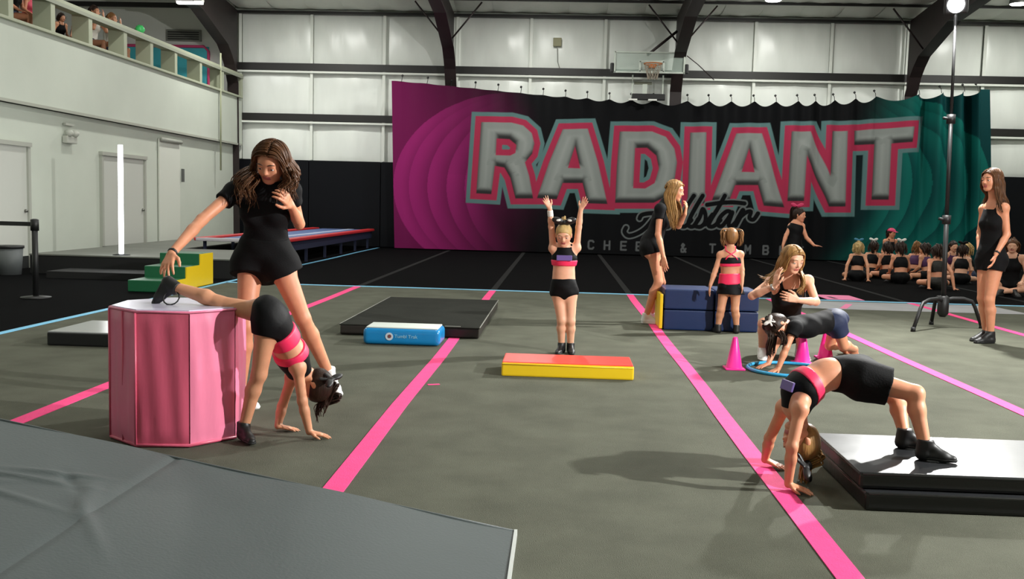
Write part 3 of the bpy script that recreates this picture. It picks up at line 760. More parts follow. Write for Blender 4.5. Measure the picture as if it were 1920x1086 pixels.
# script word and small capitals
SCR = [[(450, 418), (436, 455), (470, 490), (540, 475), (620, 425), (700, 330), (770, 230), (832, 140)], [(832, 140), (800, 280), (795, 400), (830, 410)], [(572, 335), (590, 305), (650, 290), (760, 285), (890, 300)],
       [(1062, 130), (1000, 230), (955, 340), (950, 400), (985, 405), (1040, 350)], [(1140, 130), (1075, 240), (1020, 350), (1015, 400), (1060, 405), (1100, 340)],
       [(1060, 405), (1110, 330), (1140, 250), (1165, 300), (1160, 370), (1120, 410), (1075, 405)], [(1160, 390), (1230, 300)],
       [(1340, 130), (1280, 240), (1220, 340), (1195, 400), (1240, 405), (1300, 350)], [(1180, 212), (1300, 195), (1420, 190), (1515, 200)],
       [(1410, 285), (1360, 270), (1300, 320), (1275, 385), (1310, 405), (1360, 350), (1410, 280), (1375, 385), (1400, 405), (1440, 370)],
       [(1440, 370), (1500, 260), (1490, 300), (1440, 400)], [(1470, 330), (1530, 280), (1575, 275), (1560, 330), (1600, 345), (1640, 290)]]
dsc = np.full(N, 9.0)
for s in SCR:
    q = crop3(s); qq = []
    for i in range(len(q)-1):   # light smoothing by Catmull-Rom
        p0, p1, p2, p3 = q[max(i-1, 0)], q[i], q[i+1], q[min(i+2, len(q)-1)]
        for t in np.linspace(0, 1, 5)[:-1]:
            qq.append(tuple(.5*((2*p1[j])+(-p0[j]+p2[j])*t+(2*p0[j]-5*p1[j]+4*p2[j]-p3[j])*t*t+(-p0[j]+3*p1[j]-3*p2[j]+p3[j])*t**3) for j in (0, 1)))
    qq.append(q[-1]); dsc = np.minimum(dsc, seg_dist(XX, ZZ, qq))
col = mixc(col, np.tile(L3((132, 138, 138)), (N, 1)), ss(.1, .085, dsc)); col = mixc(col, black*.8, ss(.062, .05, dsc))
GL = {'C': [[(1, .85), (.8, 1), (.2, 1), (0, .8), (0, .2), (.2, 0), (.8, 0), (1, .15)]], 'H': [[(0, 0), (0, 1)], [(1, 0), (1, 1)], [(0, .5), (1, .5)]],
      'E': [[(1, 1), (0, 1), (0, 0), (1, 0)], [(0, .5), (.85, .5)]], 'R': [[(0, 0), (0, 1), (.8, 1), (1, .8), (.8, .5), (0, .5)], [(.5, .5), (1, 0)]],
      '&': [[(1, 0), (.2, .8), (.4, 1), (.7, .85), (.1, .3), (.2, 0), (.6, 0), (1, .4)]], 'T': [[(0, 1), (1, 1)], [(.5, 0), (.5, 1)]],
      'U': [[(0, 1), (0, .2), (.25, 0), (.75, 0), (1, .2), (1, 1)]], 'M': [[(0, 0), (0, 1), (.5, .4), (1, 1), (1, 0)]],
      'B': [[(0, 0), (0, 1), (.8, 1), (.95, .75), (.8, .5), (0, .5)], [(.8, .5), (1, .25), (.8, 0), (0, 0)]], 'L': [[(0, 1), (0, 0), (1, 0)]]}
dcp = np.full(N, 9.0)
for ch, cx, cy in zip('CHEER&TUMBLE', (1108, 1138, 1169, 1198, 1228, 1281, 1336, 1369, 1402, 1436, 1468, 1500), (459, 460, 461, 462, 463, 465, 466, 467, 468, 469, 470, 471)):
    x, z = px2(cx, cy)
    for s in GL[ch]:
        dcp = np.minimum(dcp, seg_dist(XX, ZZ, [(x+(a-.5)*.13, z+(b-.5)*.21) for a, b in s]))
col = mixc(col, np.tile(L3((122, 124, 126)), (N, 1)), ss(.03, .016, dcp))
col *= .52
bn_i = np.arange((NU+1)*(NV+1)).reshape(NU+1, NV+1)
BQ = np.stack([bn_i[:-1, :-1].ravel(), bn_i[1:, :-1].ravel(), bn_i[1:, 1:].ravel(), bn_i[:-1, 1:].ravel()], 1)
bme = np_mesh('banner_cloth', np.stack([XX, Y2.ravel(), ZZ], 1), BQ)
ca = bme.color_attributes.new('print', 'FLOAT_COLOR', 'POINT')
ca.data.foreach_set('color', np.concatenate([col, np.ones((N, 1))], 1).astype(np.float32).ravel())
m_ban = bpy.data.materials.new('printed_banner_cloth'); m_ban.use_nodes = True
nt = m_ban.node_tree; bs = nt.nodes['Principled BSDF']; at_ = nt.nodes.new('ShaderNodeVertexColor'); at_.layer_name = 'print'
nt.links.new(at_.outputs['Color'], bs.inputs['Base Color']); bs.inputs['Roughness'].default_value = .6; bs.inputs['Specular IOR Level'].default_value = .1
ban = thing('wall_banner', 'huge magenta to black to teal banner lettered RADIANT on back wall', 'banner', (3.0, YBN, 0))
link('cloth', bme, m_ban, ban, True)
for gx in grom:
    zt = float(np.interp(gx, xs, topz))
    bm = bmesh.new(); add_tube(bm, [(gx, YBN+.0, zt-.02), (gx+.01, YBN+.08, zt+.1), (gx, YBN+.2, zt+.17)], .008, 6)
    bmesh.ops.create_icosphere(bm, subdivisions=1, radius=.035, matrix=Matrix.Translation((gx, YBN+.16, zt+.17)))
    link('hanging_hook', bm_mesh(bm), m_black, ban)
# ================================================================== PEOPLE: bodies are single surfaces grown from a smooth distance field
def nv(v): return np.array(v, float)
def unit(v):
    v = nv(v); return v/(np.linalg.norm(v)+1e-12)

class Prim:
    """tapered capsule (optionally flattened along n by q) or ellipsoid, with optional clip planes (point, outward normal)"""
    def __init__(s, kind, a, b=None, ra=.05, rb=None, k=.02, n=None, q=1.0, M=None, clips=(), sub=False):
        s.kind, s.a, s.b, s.ra, s.rb, s.k, s.q, s.M, s.clips, s.sub = kind, nv(a), None if b is None else nv(b), ra, ra if rb is None else rb, k, q, M, list(clips), sub
        s.n = None if n is None else unit(n)
    def bounds(s):
        if s.kind == 'cone':
            r = max(s.ra, s.rb); return np.minimum(s.a, s.b)-r, np.maximum(s.a, s.b)+r
        r = np.max(s.ra); return s.a-r, s.a+r
    def ev(s, X, Y, Z):
        if s.kind == 'cone':
            ab = s.b-s.a; L = ab@ab+1e-12
            px, py, pz = X-s.a[0], Y-s.a[1], Z-s.a[2]
            t = np.clip((px*ab[0]+py*ab[1]+pz*ab[2])/L, 0, 1)
            wx, wy, wz = px-t*ab[0], py-t*ab[1], pz-t*ab[2]
            r = s.ra+(s.rb-s.ra)*t
            d2 = wx*wx+wy*wy+wz*wz
            if s.n is not None and s.q != 1:
                wn = wx*s.n[0]+wy*s.n[1]+wz*s.n[2]
                d2 = d2+(1/s.q**2-1)*wn*wn
                d = (np.sqrt(d2)-r)*min(1.0, .5+.5*s.q)
            else: d = np.sqrt(d2)-r
        else:
            px, py, pz = X-s.a[0], Y-s.a[1], Z-s.a[2]
            k0 = 0; k1 = 0
            for i in range(3):
                ui = px*s.M[0][i]+py*s.M[1][i]+pz*s.M[2][i]
                k0 = k0+(ui/s.ra[i])**2; k1 = k1+(ui/s.ra[i]**2)**2
            k0 = np.sqrt(k0); d = k0*(k0-1)/(np.sqrt(k1)+1e-9)
        for (p, nn) in s.clips:
            d = np.maximum(d, (X-p[0])*nn[0]+(Y-p[1])*nn[1]+(Z-p[2])*nn[2])
        return d

def field(prims, h, noise=0.0):
    adds = [p for p in prims if not p.sub]
    lo = np.min([p.bounds()[0] for p in adds], 0)-3*h; hi = np.max([p.bounds()[1] for p in adds], 0)+3*h
    n = np.ceil((hi-lo)/h).astype(int)+1
    D = np.full(n, .2, np.float32)
    ax = [lo[i]+h*np.arange(n[i]) for i in range(3)]
    for p in prims:
        a, b = p.bounds(); pad = p.k*1.2+2.5*h
        i0 = np.maximum(((a-pad-lo)/h).astype(int), 0); i1 = np.minimum(((b+pad-lo)/h).astype(int)+2, n)
        if np.any(i1 <= i0): continue
        sl = tuple(slice(i0[i], i1[i]) for i in range(3))
        X = ax[0][sl[0]][:, None, None]; Y = ax[1][sl[1]][None, :, None]; Z = ax[2][sl[2]][None, None, :]
        d = p.ev(X, Y, Z).astype(np.float32); c = D[sl]
        if p.sub:
            hh = np.clip(.5-.5*(c+d)/p.k, 0, 1); D[sl] = c*(1-hh)-d*hh+p.k*hh*(1-hh)
        else:
            hh = np.clip(.5+.5*(c-d)/p.k, 0, 1); D[sl] = c*(1-hh)+d*hh-p.k*hh*(1-hh)
    if noise:
        X = ax[0][:, None, None]; Y = ax[1][None, :, None]; Z = ax[2][None, None, :]
        D += (noise*(np.sin(31*X+17*Z+5)*np.sin(27*Y+23*Z)+.6*np.sin(55*Z+40*X+20*Y))).astype(np.float32)
    return D, lo

def surfnet(D, lo, h):
    S = D < 0
    cnt = np.zeros(np.array(D.shape)-1, np.int8)
    offs = [(i, j, k) for i in (0, 1) for j in (0, 1) for k in (0, 1)]
    for o in offs: cnt += S[o[0]:S.shape[0]-1+o[0], o[1]:S.shape[1]-1+o[1], o[2]:S.shape[2]-1+o[2]]
    I = np.argwhere((cnt > 0) & (cnt < 8))
    vals = np.stack([D[I[:, 0]+o[0], I[:, 1]+o[1], I[:, 2]+o[2]] for o in offs], 1).astype(np.float64)
    acc = np.zeros((len(I), 3)); num = np.zeros(len(I))
    for a in range(8):
        for b in range(a+1, 8):
            if sum(abs(offs[a][i]-offs[b][i]) for i in range(3)) != 1: continue
            va, vb = vals[:, a], vals[:, b]; m = (va < 0) != (vb < 0)
            t = np.where(m, va/np.where(m, va-vb, 1), 0)
            pos = np.array(offs[a])[None]+t[:, None]*(np.array(offs[b])-np.array(offs[a]))[None]
            acc += pos*m[:, None]; num += m
    V = lo+h*(I+acc/num[:, None])
    vid = np.full(cnt.shape, -1, np.int32); vid[I[:, 0], I[:, 1], I[:, 2]] = np.arange(len(I))
    Q = []
    for axn in range(3):
        sA = [slice(None)]*3; sB = [slice(None)]*3; sA[axn] = slice(0, -1); sB[axn] = slice(1, None)
        cr = S[tuple(sA)] != S[tuple(sB)]
        E = np.argwhere(cr); o1, o2 = [i for i in range(3) if i != axn]
        E = E[(E[:, o1] > 0) & (E[:, o2] > 0) & (E[:, o1] < D.shape[o1]-1) & (E[:, o2] < D.shape[o2]-1)]
        def cell(d1, d2):
            c = E.copy(); c[:, o1] -= d1; c[:, o2] -= d2; return vid[c[:, 0], c[:, 1], c[:, 2]]
        q = np.stack([cell(1, 1), cell(0, 1), cell(0, 0), cell(1, 0)], 1)
        ins = S[E[:, 0], E[:, 1], E[:, 2]]
        flip = ins if axn != 1 else ~ins
        q = np.where(flip[:, None], q, q[:, ::-1]); Q.append(q)
    Q = np.concatenate(Q); Q = Q[(Q >= 0).all(1)]
    return V, Q

def sdf_obj(name, prims, h, m, parent, noise=0.0):
    D, lo = field(prims, h, noise); V, Q = surfnet(D, lo, h)
    me = np_mesh(name, V, Q)
    return link(name, me, m, parent, True), V, Q

ADULT = dict(hip=.150, hq=.68, waist=.112, wq=.74, chest=.132, cq=.70, uc=.105, sh=.046, ua=.040, el=.032, fa=.034, wr=.022, th=.079, kn=.048, calf=.049, an=.031,
             neck=.046, hh=.222, hand=.172, hipw=.083, ah=.075, foot=.235, bust=.055)
KID = dict(hip=.100, hq=.74, waist=.087, wq=.80, chest=.096, cq=.76, uc=.078, sh=.034, ua=.029, el=.025, fa=.026, wr=.018, th=.056, kn=.038, calf=.037, an=.025,
           neck=.034, hh=.188, hand=.118, hipw=.055, ah=.055, foot=.165, bust=0)

def scaled(d, s): return {k: (v if k in ('hq', 'wq', 'cq') else v*s) for k, v in d.items()}

def basis(f, u):
    f = unit(f); u = nv(u); u = unit(u-f*(u@f)); x = unit(np.cross(f, u)); return np.stack([x, f, u], 1)   # columns: right, forward, up

def hand_prims(W, d, n, thumb, L, curl=.25, spread=.12, k=.005):
    """palm, four jointed fingers, thumb. d: finger direction, n: palm normal, thumb: +1/-1 side"""
    W = nv(W); d = unit(d); n = nv(n); n = unit(n-d*(n@d)); s = unit(np.cross(n, d))*thumb; s = unit(s)
    pr = []; r = L*.052
    offs = (.165, .055, -.055, -.16); lens = (.42, .47, .43, .34); kn = (.50, .515, .50, .46)
    for o, fl, kp in zip(offs, lens, kn):
        K = W+d*L*kp+s*L*o
        pr.append(Prim('cone', W+s*L*o*.55+d*L*.06, K, r*1.35, r*1.25, k*2))
        a = 0.0; p = K; dirs = unit(d+s*o*spread*6)
        for j, fr in enumerate((.45, .3, .25)):
            a += curl*(.7 if j == 0 else 1.0)
            dd = unit(dirs*math.cos(a)+n*math.sin(a)); q = p+dd*L*fl*fr
            pr.append(Prim('cone', p, q, r*(1.02-.12*j), r*(.92-.12*j), k*.6)); p = q
    T = W+d*L*.12+s*L*.12; t1 = T+unit(d*.7+s*.75+n*.25)*L*.22; t2 = t1+unit(d*.95+s*.35+n*(.2+curl*.5))*L*.17; t3 = t2+unit(d*1+s*.1+n*(.2+curl))*L*.12
    pr += [Prim('cone', T, t1, r*1.5, r*1.2, k*1.5), Prim('cone', t1, t2, r*1.15, r*1.0, k), Prim('cone', t2, t3, r*1.0, r*.8, k)]
    return pr

def head_prims(c, B, hh, k=1.0):
    def W(x, y, z): return nv(c)+B@(nv((x, y, z))*hh)
    kk = .05*hh*k; pr = []
    E = lambda p, r, kx=1: pr.append(Prim('ell', W(*p), ra=nv(r)*hh, k=kk*kx, M=B))
    C = lambda a, b, ra, rb, kx=1: pr.append(Prim('cone', W(*a), W(*b), ra*hh, rb*hh, kk*kx))
    E((0, -.06, .12), (.345, .42, .37), 1)
    E((0, .09, -.14), (.285, .285, .33), 1.6)
    for s in (-1, 1):
        E((s*.15, .2, -.10), (.13, .13, .16), 1.4)
        C((s*.24, -.02, -.2), (s*.1, .24, -.38), .07, .07, 1.6)
    E((0, .265, -.40), (.11, .09, .09), 1.4)
    C((-.16, .30, .10), (.16, .30, .10), .07, .07, 1.4)
    for s in (-1, 1): pr.append(Prim('ell', W(s*.155, .43, .015), ra=nv((.10, .09, .065))*hh, k=kk*.9, M=B, sub=True))
    C((0, .345, .06), (0, .425, -.10), .032, .047, .8); 
    for s in (-1, 1): C((s*.035, .385, -.125), (s*.05, .365, -.12), .034, .03, .6)
    C((-.085, .335, -.235), (.085, .335, -.235), .026, .026, .6); C((0, .355, -.232), (0, .355, -.232), .03, .03, .6)
    C((-.07, .335, -.28), (.07, .335, -.28), .03, .03, .6)
    for s in (-1, 1):
        pr.append(Prim('ell', W(s*.155, .305, .03), ra=nv((.078, .062, .062))*hh, k=kk*.4, M=B, clips=[(W(0, .3, .016), -B[:, 2]*.95-B[:, 1]*.1)]))
        E((s*.345, -.02, -.01), (.035, .075, .12), .5)
        C((s*.345, .01, -.10), (s*.345, .02, -.12), .035, .03, .5)
    return pr

def eyes(root, c, B, hh, brow_m, iris=(60, 40, 28)):
    m_w = mat('eye_white', (225, 220, 215), .3); m_i = mat('iris_%d_%d_%d' % iris, iris, .25); 
    for s in (-1, 1):
        p = nv(c)+B@(nv((s*.155, .305, .01))*hh)
        bm = bmesh.new(); bmesh.ops.create_uvsphere(bm, u_segments=14, v_segments=10, radius=.058*hh, matrix=Matrix.Translation(p))
        g = unit(B[:, 1]-.35*B[:, 2])
        for f in bm.faces:
            if (nv(f.calc_center_median())-p)@g > .048*hh: f.material_index = 1
        link('eye', bm_mesh(bm), [m_w, m_i], root, True)
        pts = [Vector(nv(c)+B@(nv(q)*hh)) for q in ((s*.06, .372, .115), (s*.15, .368, .142), (s*.25, .318, .12))]
        tube('eyebrow', pts, [.012*hh, .017*hh, .008*hh], brow_m, root, 6)

def shoe(root, ankle, d, up, S, m_up, m_sole, h, lace=None):
    d = unit(d); up = nv(up); up = unit(up-d*(up@d)); A = nv(ankle); side = np.cross(d, up)
    FLn = S['foot']; heel = A-up*S['ah']-d*FLn*.2; toe = heel+d*FLn
    g = heel; r = FLn*.165
    base = [(g, -up)]
    hp = heel+d*r*.9+up*r*.75; bp = heel+d*FLn*.66+up*r*.62; tp = heel+d*(FLn-r*.8)+up*r*.5
    pr = [Prim('cone', hp, bp, r*1.0, r*1.0, .012, up, .95, clips=base), Prim('cone', bp, tp, r*1.0, r*.78, .012, up, .8, clips=base),
          Prim('cone', hp+up*r*.2, A+up*S['ah']*.6, max(r*.98, S['an']+.008), max(r*.92, S['an']+.009), .012, clips=[(A+up*S['ah']*.62, up)]),
          Prim('cone', A+d*FLn*.1+up*S['ah']*.12, bp+up*r*.2, r*.86, r*.72, .015)]
    o, _, _ = sdf_obj('shoe', pr, h, m_up, root)
    top = heel+up*FLn*.075
    pr2 = [Prim('cone', hp, bp, r*1.12, r*1.12, .006, clips=base+[(top, up)]), Prim('cone', bp, tp, r*1.12, r*.92, .006, clips=base+[(top, up)])]
    s2, _, _ = sdf_obj('sole', pr2, h, m_sole, None)
    s2.parent = o; s2.matrix_parent_inverse = o.matrix_parent_inverse.copy()
    s2.parent = o; s2.matrix_parent_inverse = Matrix.Identity(4)
    s2.matrix_local = Matrix.Identity(4)
    if lace is not None:
        bm = bmesh.new()
        for i in range(4):
            q = A+d*FLn*(.13+.07*i)+up*(r*.55-r*.28*i*.8)
            add_tube(bm, [Vector(q-side*r*.5), Vector(q+up*r*.25), Vector(q+side*r*.5)], .004*FLn/.2, 5)
        lo = link('laces', bm_mesh(bm), lace, o); lo.matrix_parent_inverse = Matrix.Identity(4)
    return o

def lerp(a, b, t): return nv(a)*(1-t)+nv(b)*t

class Person:
    def __init__(s, label, J, S, h, skin, head, group=None, name='person', feet=True):
        """J: joints; head=(centre, face dir, crown dir)"""
        s.J = {k: nv(v) for k, v in J.items()}; s.S = S; s.h = h; s.skin = skin
        J = s.J
        if 'hiA' not in J:
            lat = unit(J['lat']) if 'lat' in J else unit(J['shB']-J['shA'])
            J['hiA'] = J['pel']-lat*S['hipw']-0*lat; J['hiB'] = J['pel']+lat*S['hipw']
        s.lat = unit(J['hiB']-J['hiA'])
        if 'chest' not in J: J['chest'] = lerp(J['pel'], J['neck'], .66)
        if 'waist' not in J: J['waist'] = lerp(J['pel'], J['chest'], .42)
        zmin = min(float(v[2]) for k, v in J.items() if k not in ('lat',))
        b = J['pel']; s.root = thing(name, label, 'person', (float(b[0]), float(b[1]), max(0.0, 0.0)), group)
        s.hc, hf, hu = head; s.hc = nv(s.hc); s.B = basis(hf, hu); s.hh = S['hh']
        # spine stations: position, half width, depth ratio
        slat = unit(J['shB']-J['shA'])
        s.st = [(J['pel']-unit(J['waist']-J['pel'])*S['hip']*.25, S['hip']*.93, S['hq']), (J['pel']+(J['waist']-J['pel'])*.1, S['hip'], S['hq']), (J['waist'], S['waist'], S['wq']), (J['chest'], S['chest'], S['cq']),
                (lerp(J['chest'], J['neck'], .72), S['uc'], S['cq'])]
        s.lats = [s.lat, s.lat, unit(s.lat+slat), slat, slat]
    def spine(s, infl=0.0, clips=(), k=.03, only=None):
        pr = []
        for i in range(len(s.st)-1):
            if only and i not in only: continue
            (a, ra, qa), (b, rb, qb) = s.st[i], s.st[i+1]
            n = unit(np.cross(unit(b-a), s.lats[i]))
            q = (qa+qb)/2; qi = (q*(ra+rb)/2+infl)/((ra+rb)/2+infl)
            # keep the half width inside the station span: ends are shortened so the caps do not overshoot
            pr.append(Prim('cone', a, b, ra+infl, rb+infl, k, n, qi, clips=clips))
        return pr
    def limb(s, side, which, infl=0.0, t0=0, t1=1, clip_end=False, k=.015):
        J, S = s.J, s.S
        tab = {'ua': ('sh', 'el', S['ua'], S['el']), 'fa': ('el', 'wr', S['fa'], S['wr']), 'th': ('hi', 'kn', S['th'], S['kn']), 'ca': ('kn', 'an', S['kn'], S['an'])}
        a, b, ra, rb = tab[which]; A, Bp = J[a+side], J[b+side]
        p, q = lerp(A, Bp, t0), lerp(A, Bp, t1); r0 = ra+(rb-ra)*t0; r1 = ra+(rb-ra)*t1
        cl = [(q, unit(Bp-A))] if clip_end else []
        if t0 > 0: cl.append((p, -unit(Bp-A)))
        return Prim('cone', p, q, r0+infl, r1+infl, k, clips=cl)
    def body_prims(s):
        J, S = s.J, s.S; pr = s.spine()
        fr = unit(np.cross(unit(J['chest']-J['waist']), s.lats[3]))
        if fr@s.front() < 0: fr = -fr
        for sd in 'AB':
            # shoulders and limbs
            pr.append(Prim('cone', lerp(J['chest'], J['neck'], .80), J['sh'+sd], S['sh']*1.0, S['sh'], .03))
            pr.append(Prim('cone', lerp(J['chest'], J['neck'], .25)+(J['sh'+sd]-J['neck'])*.45, J['sh'+sd], S['uc']*.45, S['sh']*.9, .03))
            pr += [s.limb(sd, 'ua', k=.02), s.limb(sd, 'fa', t1=.35, k=.012)]
            pr.append(Prim('cone', lerp(J['el'+sd], J['wr'+sd], .3), J['wr'+sd], S['fa']*1.0, S['wr'], .012))
            pr.append(s.limb(sd, 'th', k=.03))
            kn, an = J['kn'+sd], J['an'+sd]; ax = unit(an-kn); bk = unit(J['hi'+sd]-kn); back = bk-ax*(bk@ax)
            back = unit(back) if np.linalg.norm(back) > .08 else unit(-s.front())
            bulge = lerp(kn, an, .3)+back*S['calf']*.22
            pr += [Prim('cone', kn, bulge, S['kn']*.92, S['calf'], .02), Prim('cone', bulge, an, S['calf'], S['an'], .02)]
            # buttock
            pr.append(Prim('cone', J['hi'+sd]-s.hipfront()*S['hip']*.28, J['hi'+sd]-s.hipfront()*S['hip']*.28+unit(kn-J['hi'+sd])*S['hip']*.3, S['th']*.98, S['th']*.9, .03))
            if S['bust']:
                p = J['chest']+(J['sh'+sd]-J['neck'])*.42+fr*S['chest']*.42; pr.append(Prim('cone', p, p, S['bust'], S['bust'], .03))
        pr.append(Prim('cone', lerp(J['chest'], J['neck'], .85), lerp(J['neck'], s.hc+s.B@(nv((0, -.08, -.25))*s.hh), 1.0), S['neck']*1.1, S['neck']*.95, .03))
        return pr
    def front(s):
        J = s.J
        if 'front' in J: return unit(J['front'])
        return unit(np.cross(s.lat, unit(J['chest']-J['pel'])))
    def hipfront(s):
        J = s.J
        if 'hipfront' in J: return unit(J['hipfront'])
        return s.front()
    def build(s, hands, feet, extra=(), lips=(176, 92, 86), hair_rgb=(70, 48, 34), face=True):
        """hands: {'A': (dir, palm normal, thumb, curl)}; feet: {'A': (dir, up) or None for bare}"""
        J, S = s.J, s.S; pr = s.body_prims()+head_prims(s.hc, s.B, s.hh)
        for sd, hd in hands.items():
            d, n, th, cu = hd[:4]; pr += hand_prims(J['wr'+sd], d, n, th, S['hand'], cu, hd[4] if len(hd) > 4 else .12)
        for sd, ft in feet.items():
            d, up = unit(ft[0]), nv(ft[1]); up = unit(up-d*(up@d)); A = J['an'+sd]; heel = A-up*S['ah']*.55-d*S['foot']*.12
            ball = A-up*S['ah']*.68+d*S['foot']*.48; r = S['an']
            bare = len(ft) > 2; kf = 1.0 if bare else .75
            pr += [Prim('cone', A, heel, r*(1 if bare else .9), r*.8*kf, .02), Prim('cone', A, ball, r*.85*kf, r*.6*kf, .02), Prim('cone', heel, ball, r*.7*kf, r*.72*kf, .02)]
            if len(ft) > 2:   # bare foot: toes
                side = np.cross(d, up)
                for i, (o, l) in enumerate(((-.15, .2), (-.07, .22), (0, .2), (.07, .17), (.13, .13))):
                    p = ball+side*o*S['foot']; pr.append(Prim('cone', p, p+d*S['foot']*l, r*.42, r*.3, .006))
        pr += list(extra)
        mats = [s.skin, mat('lips_%d_%d_%d' % lips, lips, .45)]
        o, V, Q = sdf_obj('body', pr, s.h, mats, s.root)
        C = (V[Q].mean(1)-s.hc)@s.B/s.hh
        lip = (np.abs(C[:, 0]) < .1) & (C[:, 1] > .3) & (C[:, 2] > -.31) & (C[:, 2] < -.21)
        o.data.polygons.foreach_set('material_index', lip.astype(np.int32))
        if face: eyes(s.root, s.hc, s.B, s.hh, mat('brow_%d_%d_%d' % hair_rgb, hair_rgb, .7))
        return o
    def garment(s, name, prims, m, noise=.0012):
        return sdf_obj(name, prims, s.h, m, s.root, noise)[0]
    def plane_at(s, t, up=True, tilt=None):
        """plane across the spine: t in pelvis(0)..neck(1)"""
        J = s.J; pts = [J['pel'], J['waist'], J['chest'], J['neck']]
        L = np.cumsum([0]+[np.linalg.norm(b-a) for a, b in zip(pts, pts[1:])]); x = t*L[-1]
        i = min(max(int(np.searchsorted(L, x))-1, 0), 2); a, b = pts[i], pts[i+1]
        p = a+(b-a)*((x-L[i])/(L[i+1]-L[i])); n = unit(b-a)
        return (p, n if up else -n)
    def tee(s, m, hem=-.05, sleeve=.42, infl=.010):
        pr = s.spine(infl, [s.plane_at(hem, False)])
        J, S = s.J, s.S
        fr = s.front()
        for sd in 'AB':
            pr.append(Prim('cone', lerp(J['chest'], J['neck'], .78), J['sh'+sd], S['sh']+infl, S['sh']+infl, .03))
            pr.append(Prim('cone', lerp(J['chest'], J['neck'], .25)+(J['sh'+sd]-J['neck'])*.45, J['sh'+sd], S['uc']*.45+infl, S['sh']*.9+infl, .03))
            pr.append(s.limb(sd, 'ua', infl+.008, 0, sleeve, True, .02))
            if S['bust']:
                f2 = unit(np.cross(unit(J['chest']-J['waist']), s.lats[3])); f2 = f2 if f2@fr > 0 else -f2
                p = J['chest']+(J['sh'+sd]-J['neck'])*.42+f2*S['chest']*.42; pr.append(Prim('cone', p, p, S['bust']+infl, S['bust']+infl, .035))
        return s.garment('t_shirt', pr, m, .0022)
    def tank(s, m, hem=-.05, top=.9, infl=.008, name='tank_top', strap=.016):
        J, S = s.J, s.S; pr = s.spine(infl, [s.plane_at(hem, False), s.plane_at(top, True)])
        f = s.front()
        for sd in 'AB':
            if S['bust']:
                p = J['chest']+(J['sh'+sd]-J['neck'])*.42+f*S['chest']*.42; pr.append(Prim('cone', p, p, S['bust']+infl, S['bust']+infl, .035))
            upv = unit(J['neck']-J['chest'])
            mid = lerp(lerp(J['chest'], J['neck'], .8), J['sh'+sd], .55)+upv*S['sh']*.95
            c = lerp(J['chest'], J['neck'], max(.3, top-.5))+(J['sh'+sd]-J['neck'])*.42
            for sg in (1, -1):
                m2_ = mid+f*sg*S['sh']*.75-upv*S['sh']*.25
                pr.append(Prim('cone', mid, m2_, strap*.8, strap*.8, .01)); pr.append(Prim('cone', m2_, c+f*sg*S['chest']*.55, strap*.8, strap, .01))
        return s.garment(name, pr, m, .0015)
    def shorts(s, m, top=.22, leg=.32, infl=.009, name='shorts', flare=.012):
        J, S = s.J, s.S
        cl = [s.plane_at(top, True)]
        pr = [p for p in s.spine(infl, cl)[:2]]
        for p in pr: p.clips = list(cl)
        for sd in 'AB':
            pr.append(s.limb(sd, 'th', infl+flare, 0, leg, True, .03))
            hf = s.hipfront(); kn = J['kn'+sd]
            pr.append(Prim('cone', J['hi'+sd]-hf*S['hip']*.28, J['hi'+sd]-hf*S['hip']*.28+unit(kn-J['hi'+sd])*S['hip']*.2, S['th']*.98+infl, S['th']*.85+infl, .03,
                           clips=cl+[(lerp(J['hi'+sd], kn, leg), unit(kn-J['hi'+sd]))]))
        return s.garment(name, pr, m, .0015)
    def band(s, m, t0, t1, infl, name):
        return s.garment(name, s.spine(infl, [s.plane_at(t0, False), s.plane_at(t1, True)]), m, 0)
    def cuff(s, sd, t, w, m, name='wristband', infl=.004):
        J, S = s.J, s.S; a, b = J['el'+sd], J['wr'+sd]; p, q = lerp(a, b, t), lerp(a, b, t+w)
        r = S['fa']+(S['wr']-S['fa'])*(t+w/2)+infl
        sdf_obj(name, [Prim('cone', p, q, r, r, .004, clips=[(p, -unit(b-a)), (q, unit(b-a))])], min(s.h, .005), m, s.root)
    # ---------------------------------------------------------------- hair
    def H(s, x, y, z): return s.hc+s.B@(nv((x, y, z))*s.hh)
    def cap(s, m, infl=.035, front=.11):
        n = s.B@unit((0, .787, -.618))
        p = s.hc+n*front*s.hh
        pr = [Prim('ell', s.H(0, -.06, .12), ra=nv((.345+infl, .42+infl, .37+infl))*s.hh, k=.01, M=s.B, clips=[(p, n)]),
              Prim('ell', s.H(0, -.16, -.08), ra=nv((.29+infl, .29+infl, .30+infl))*s.hh, k=.02, M=s.B, clips=[(p, n)])]
        return pr
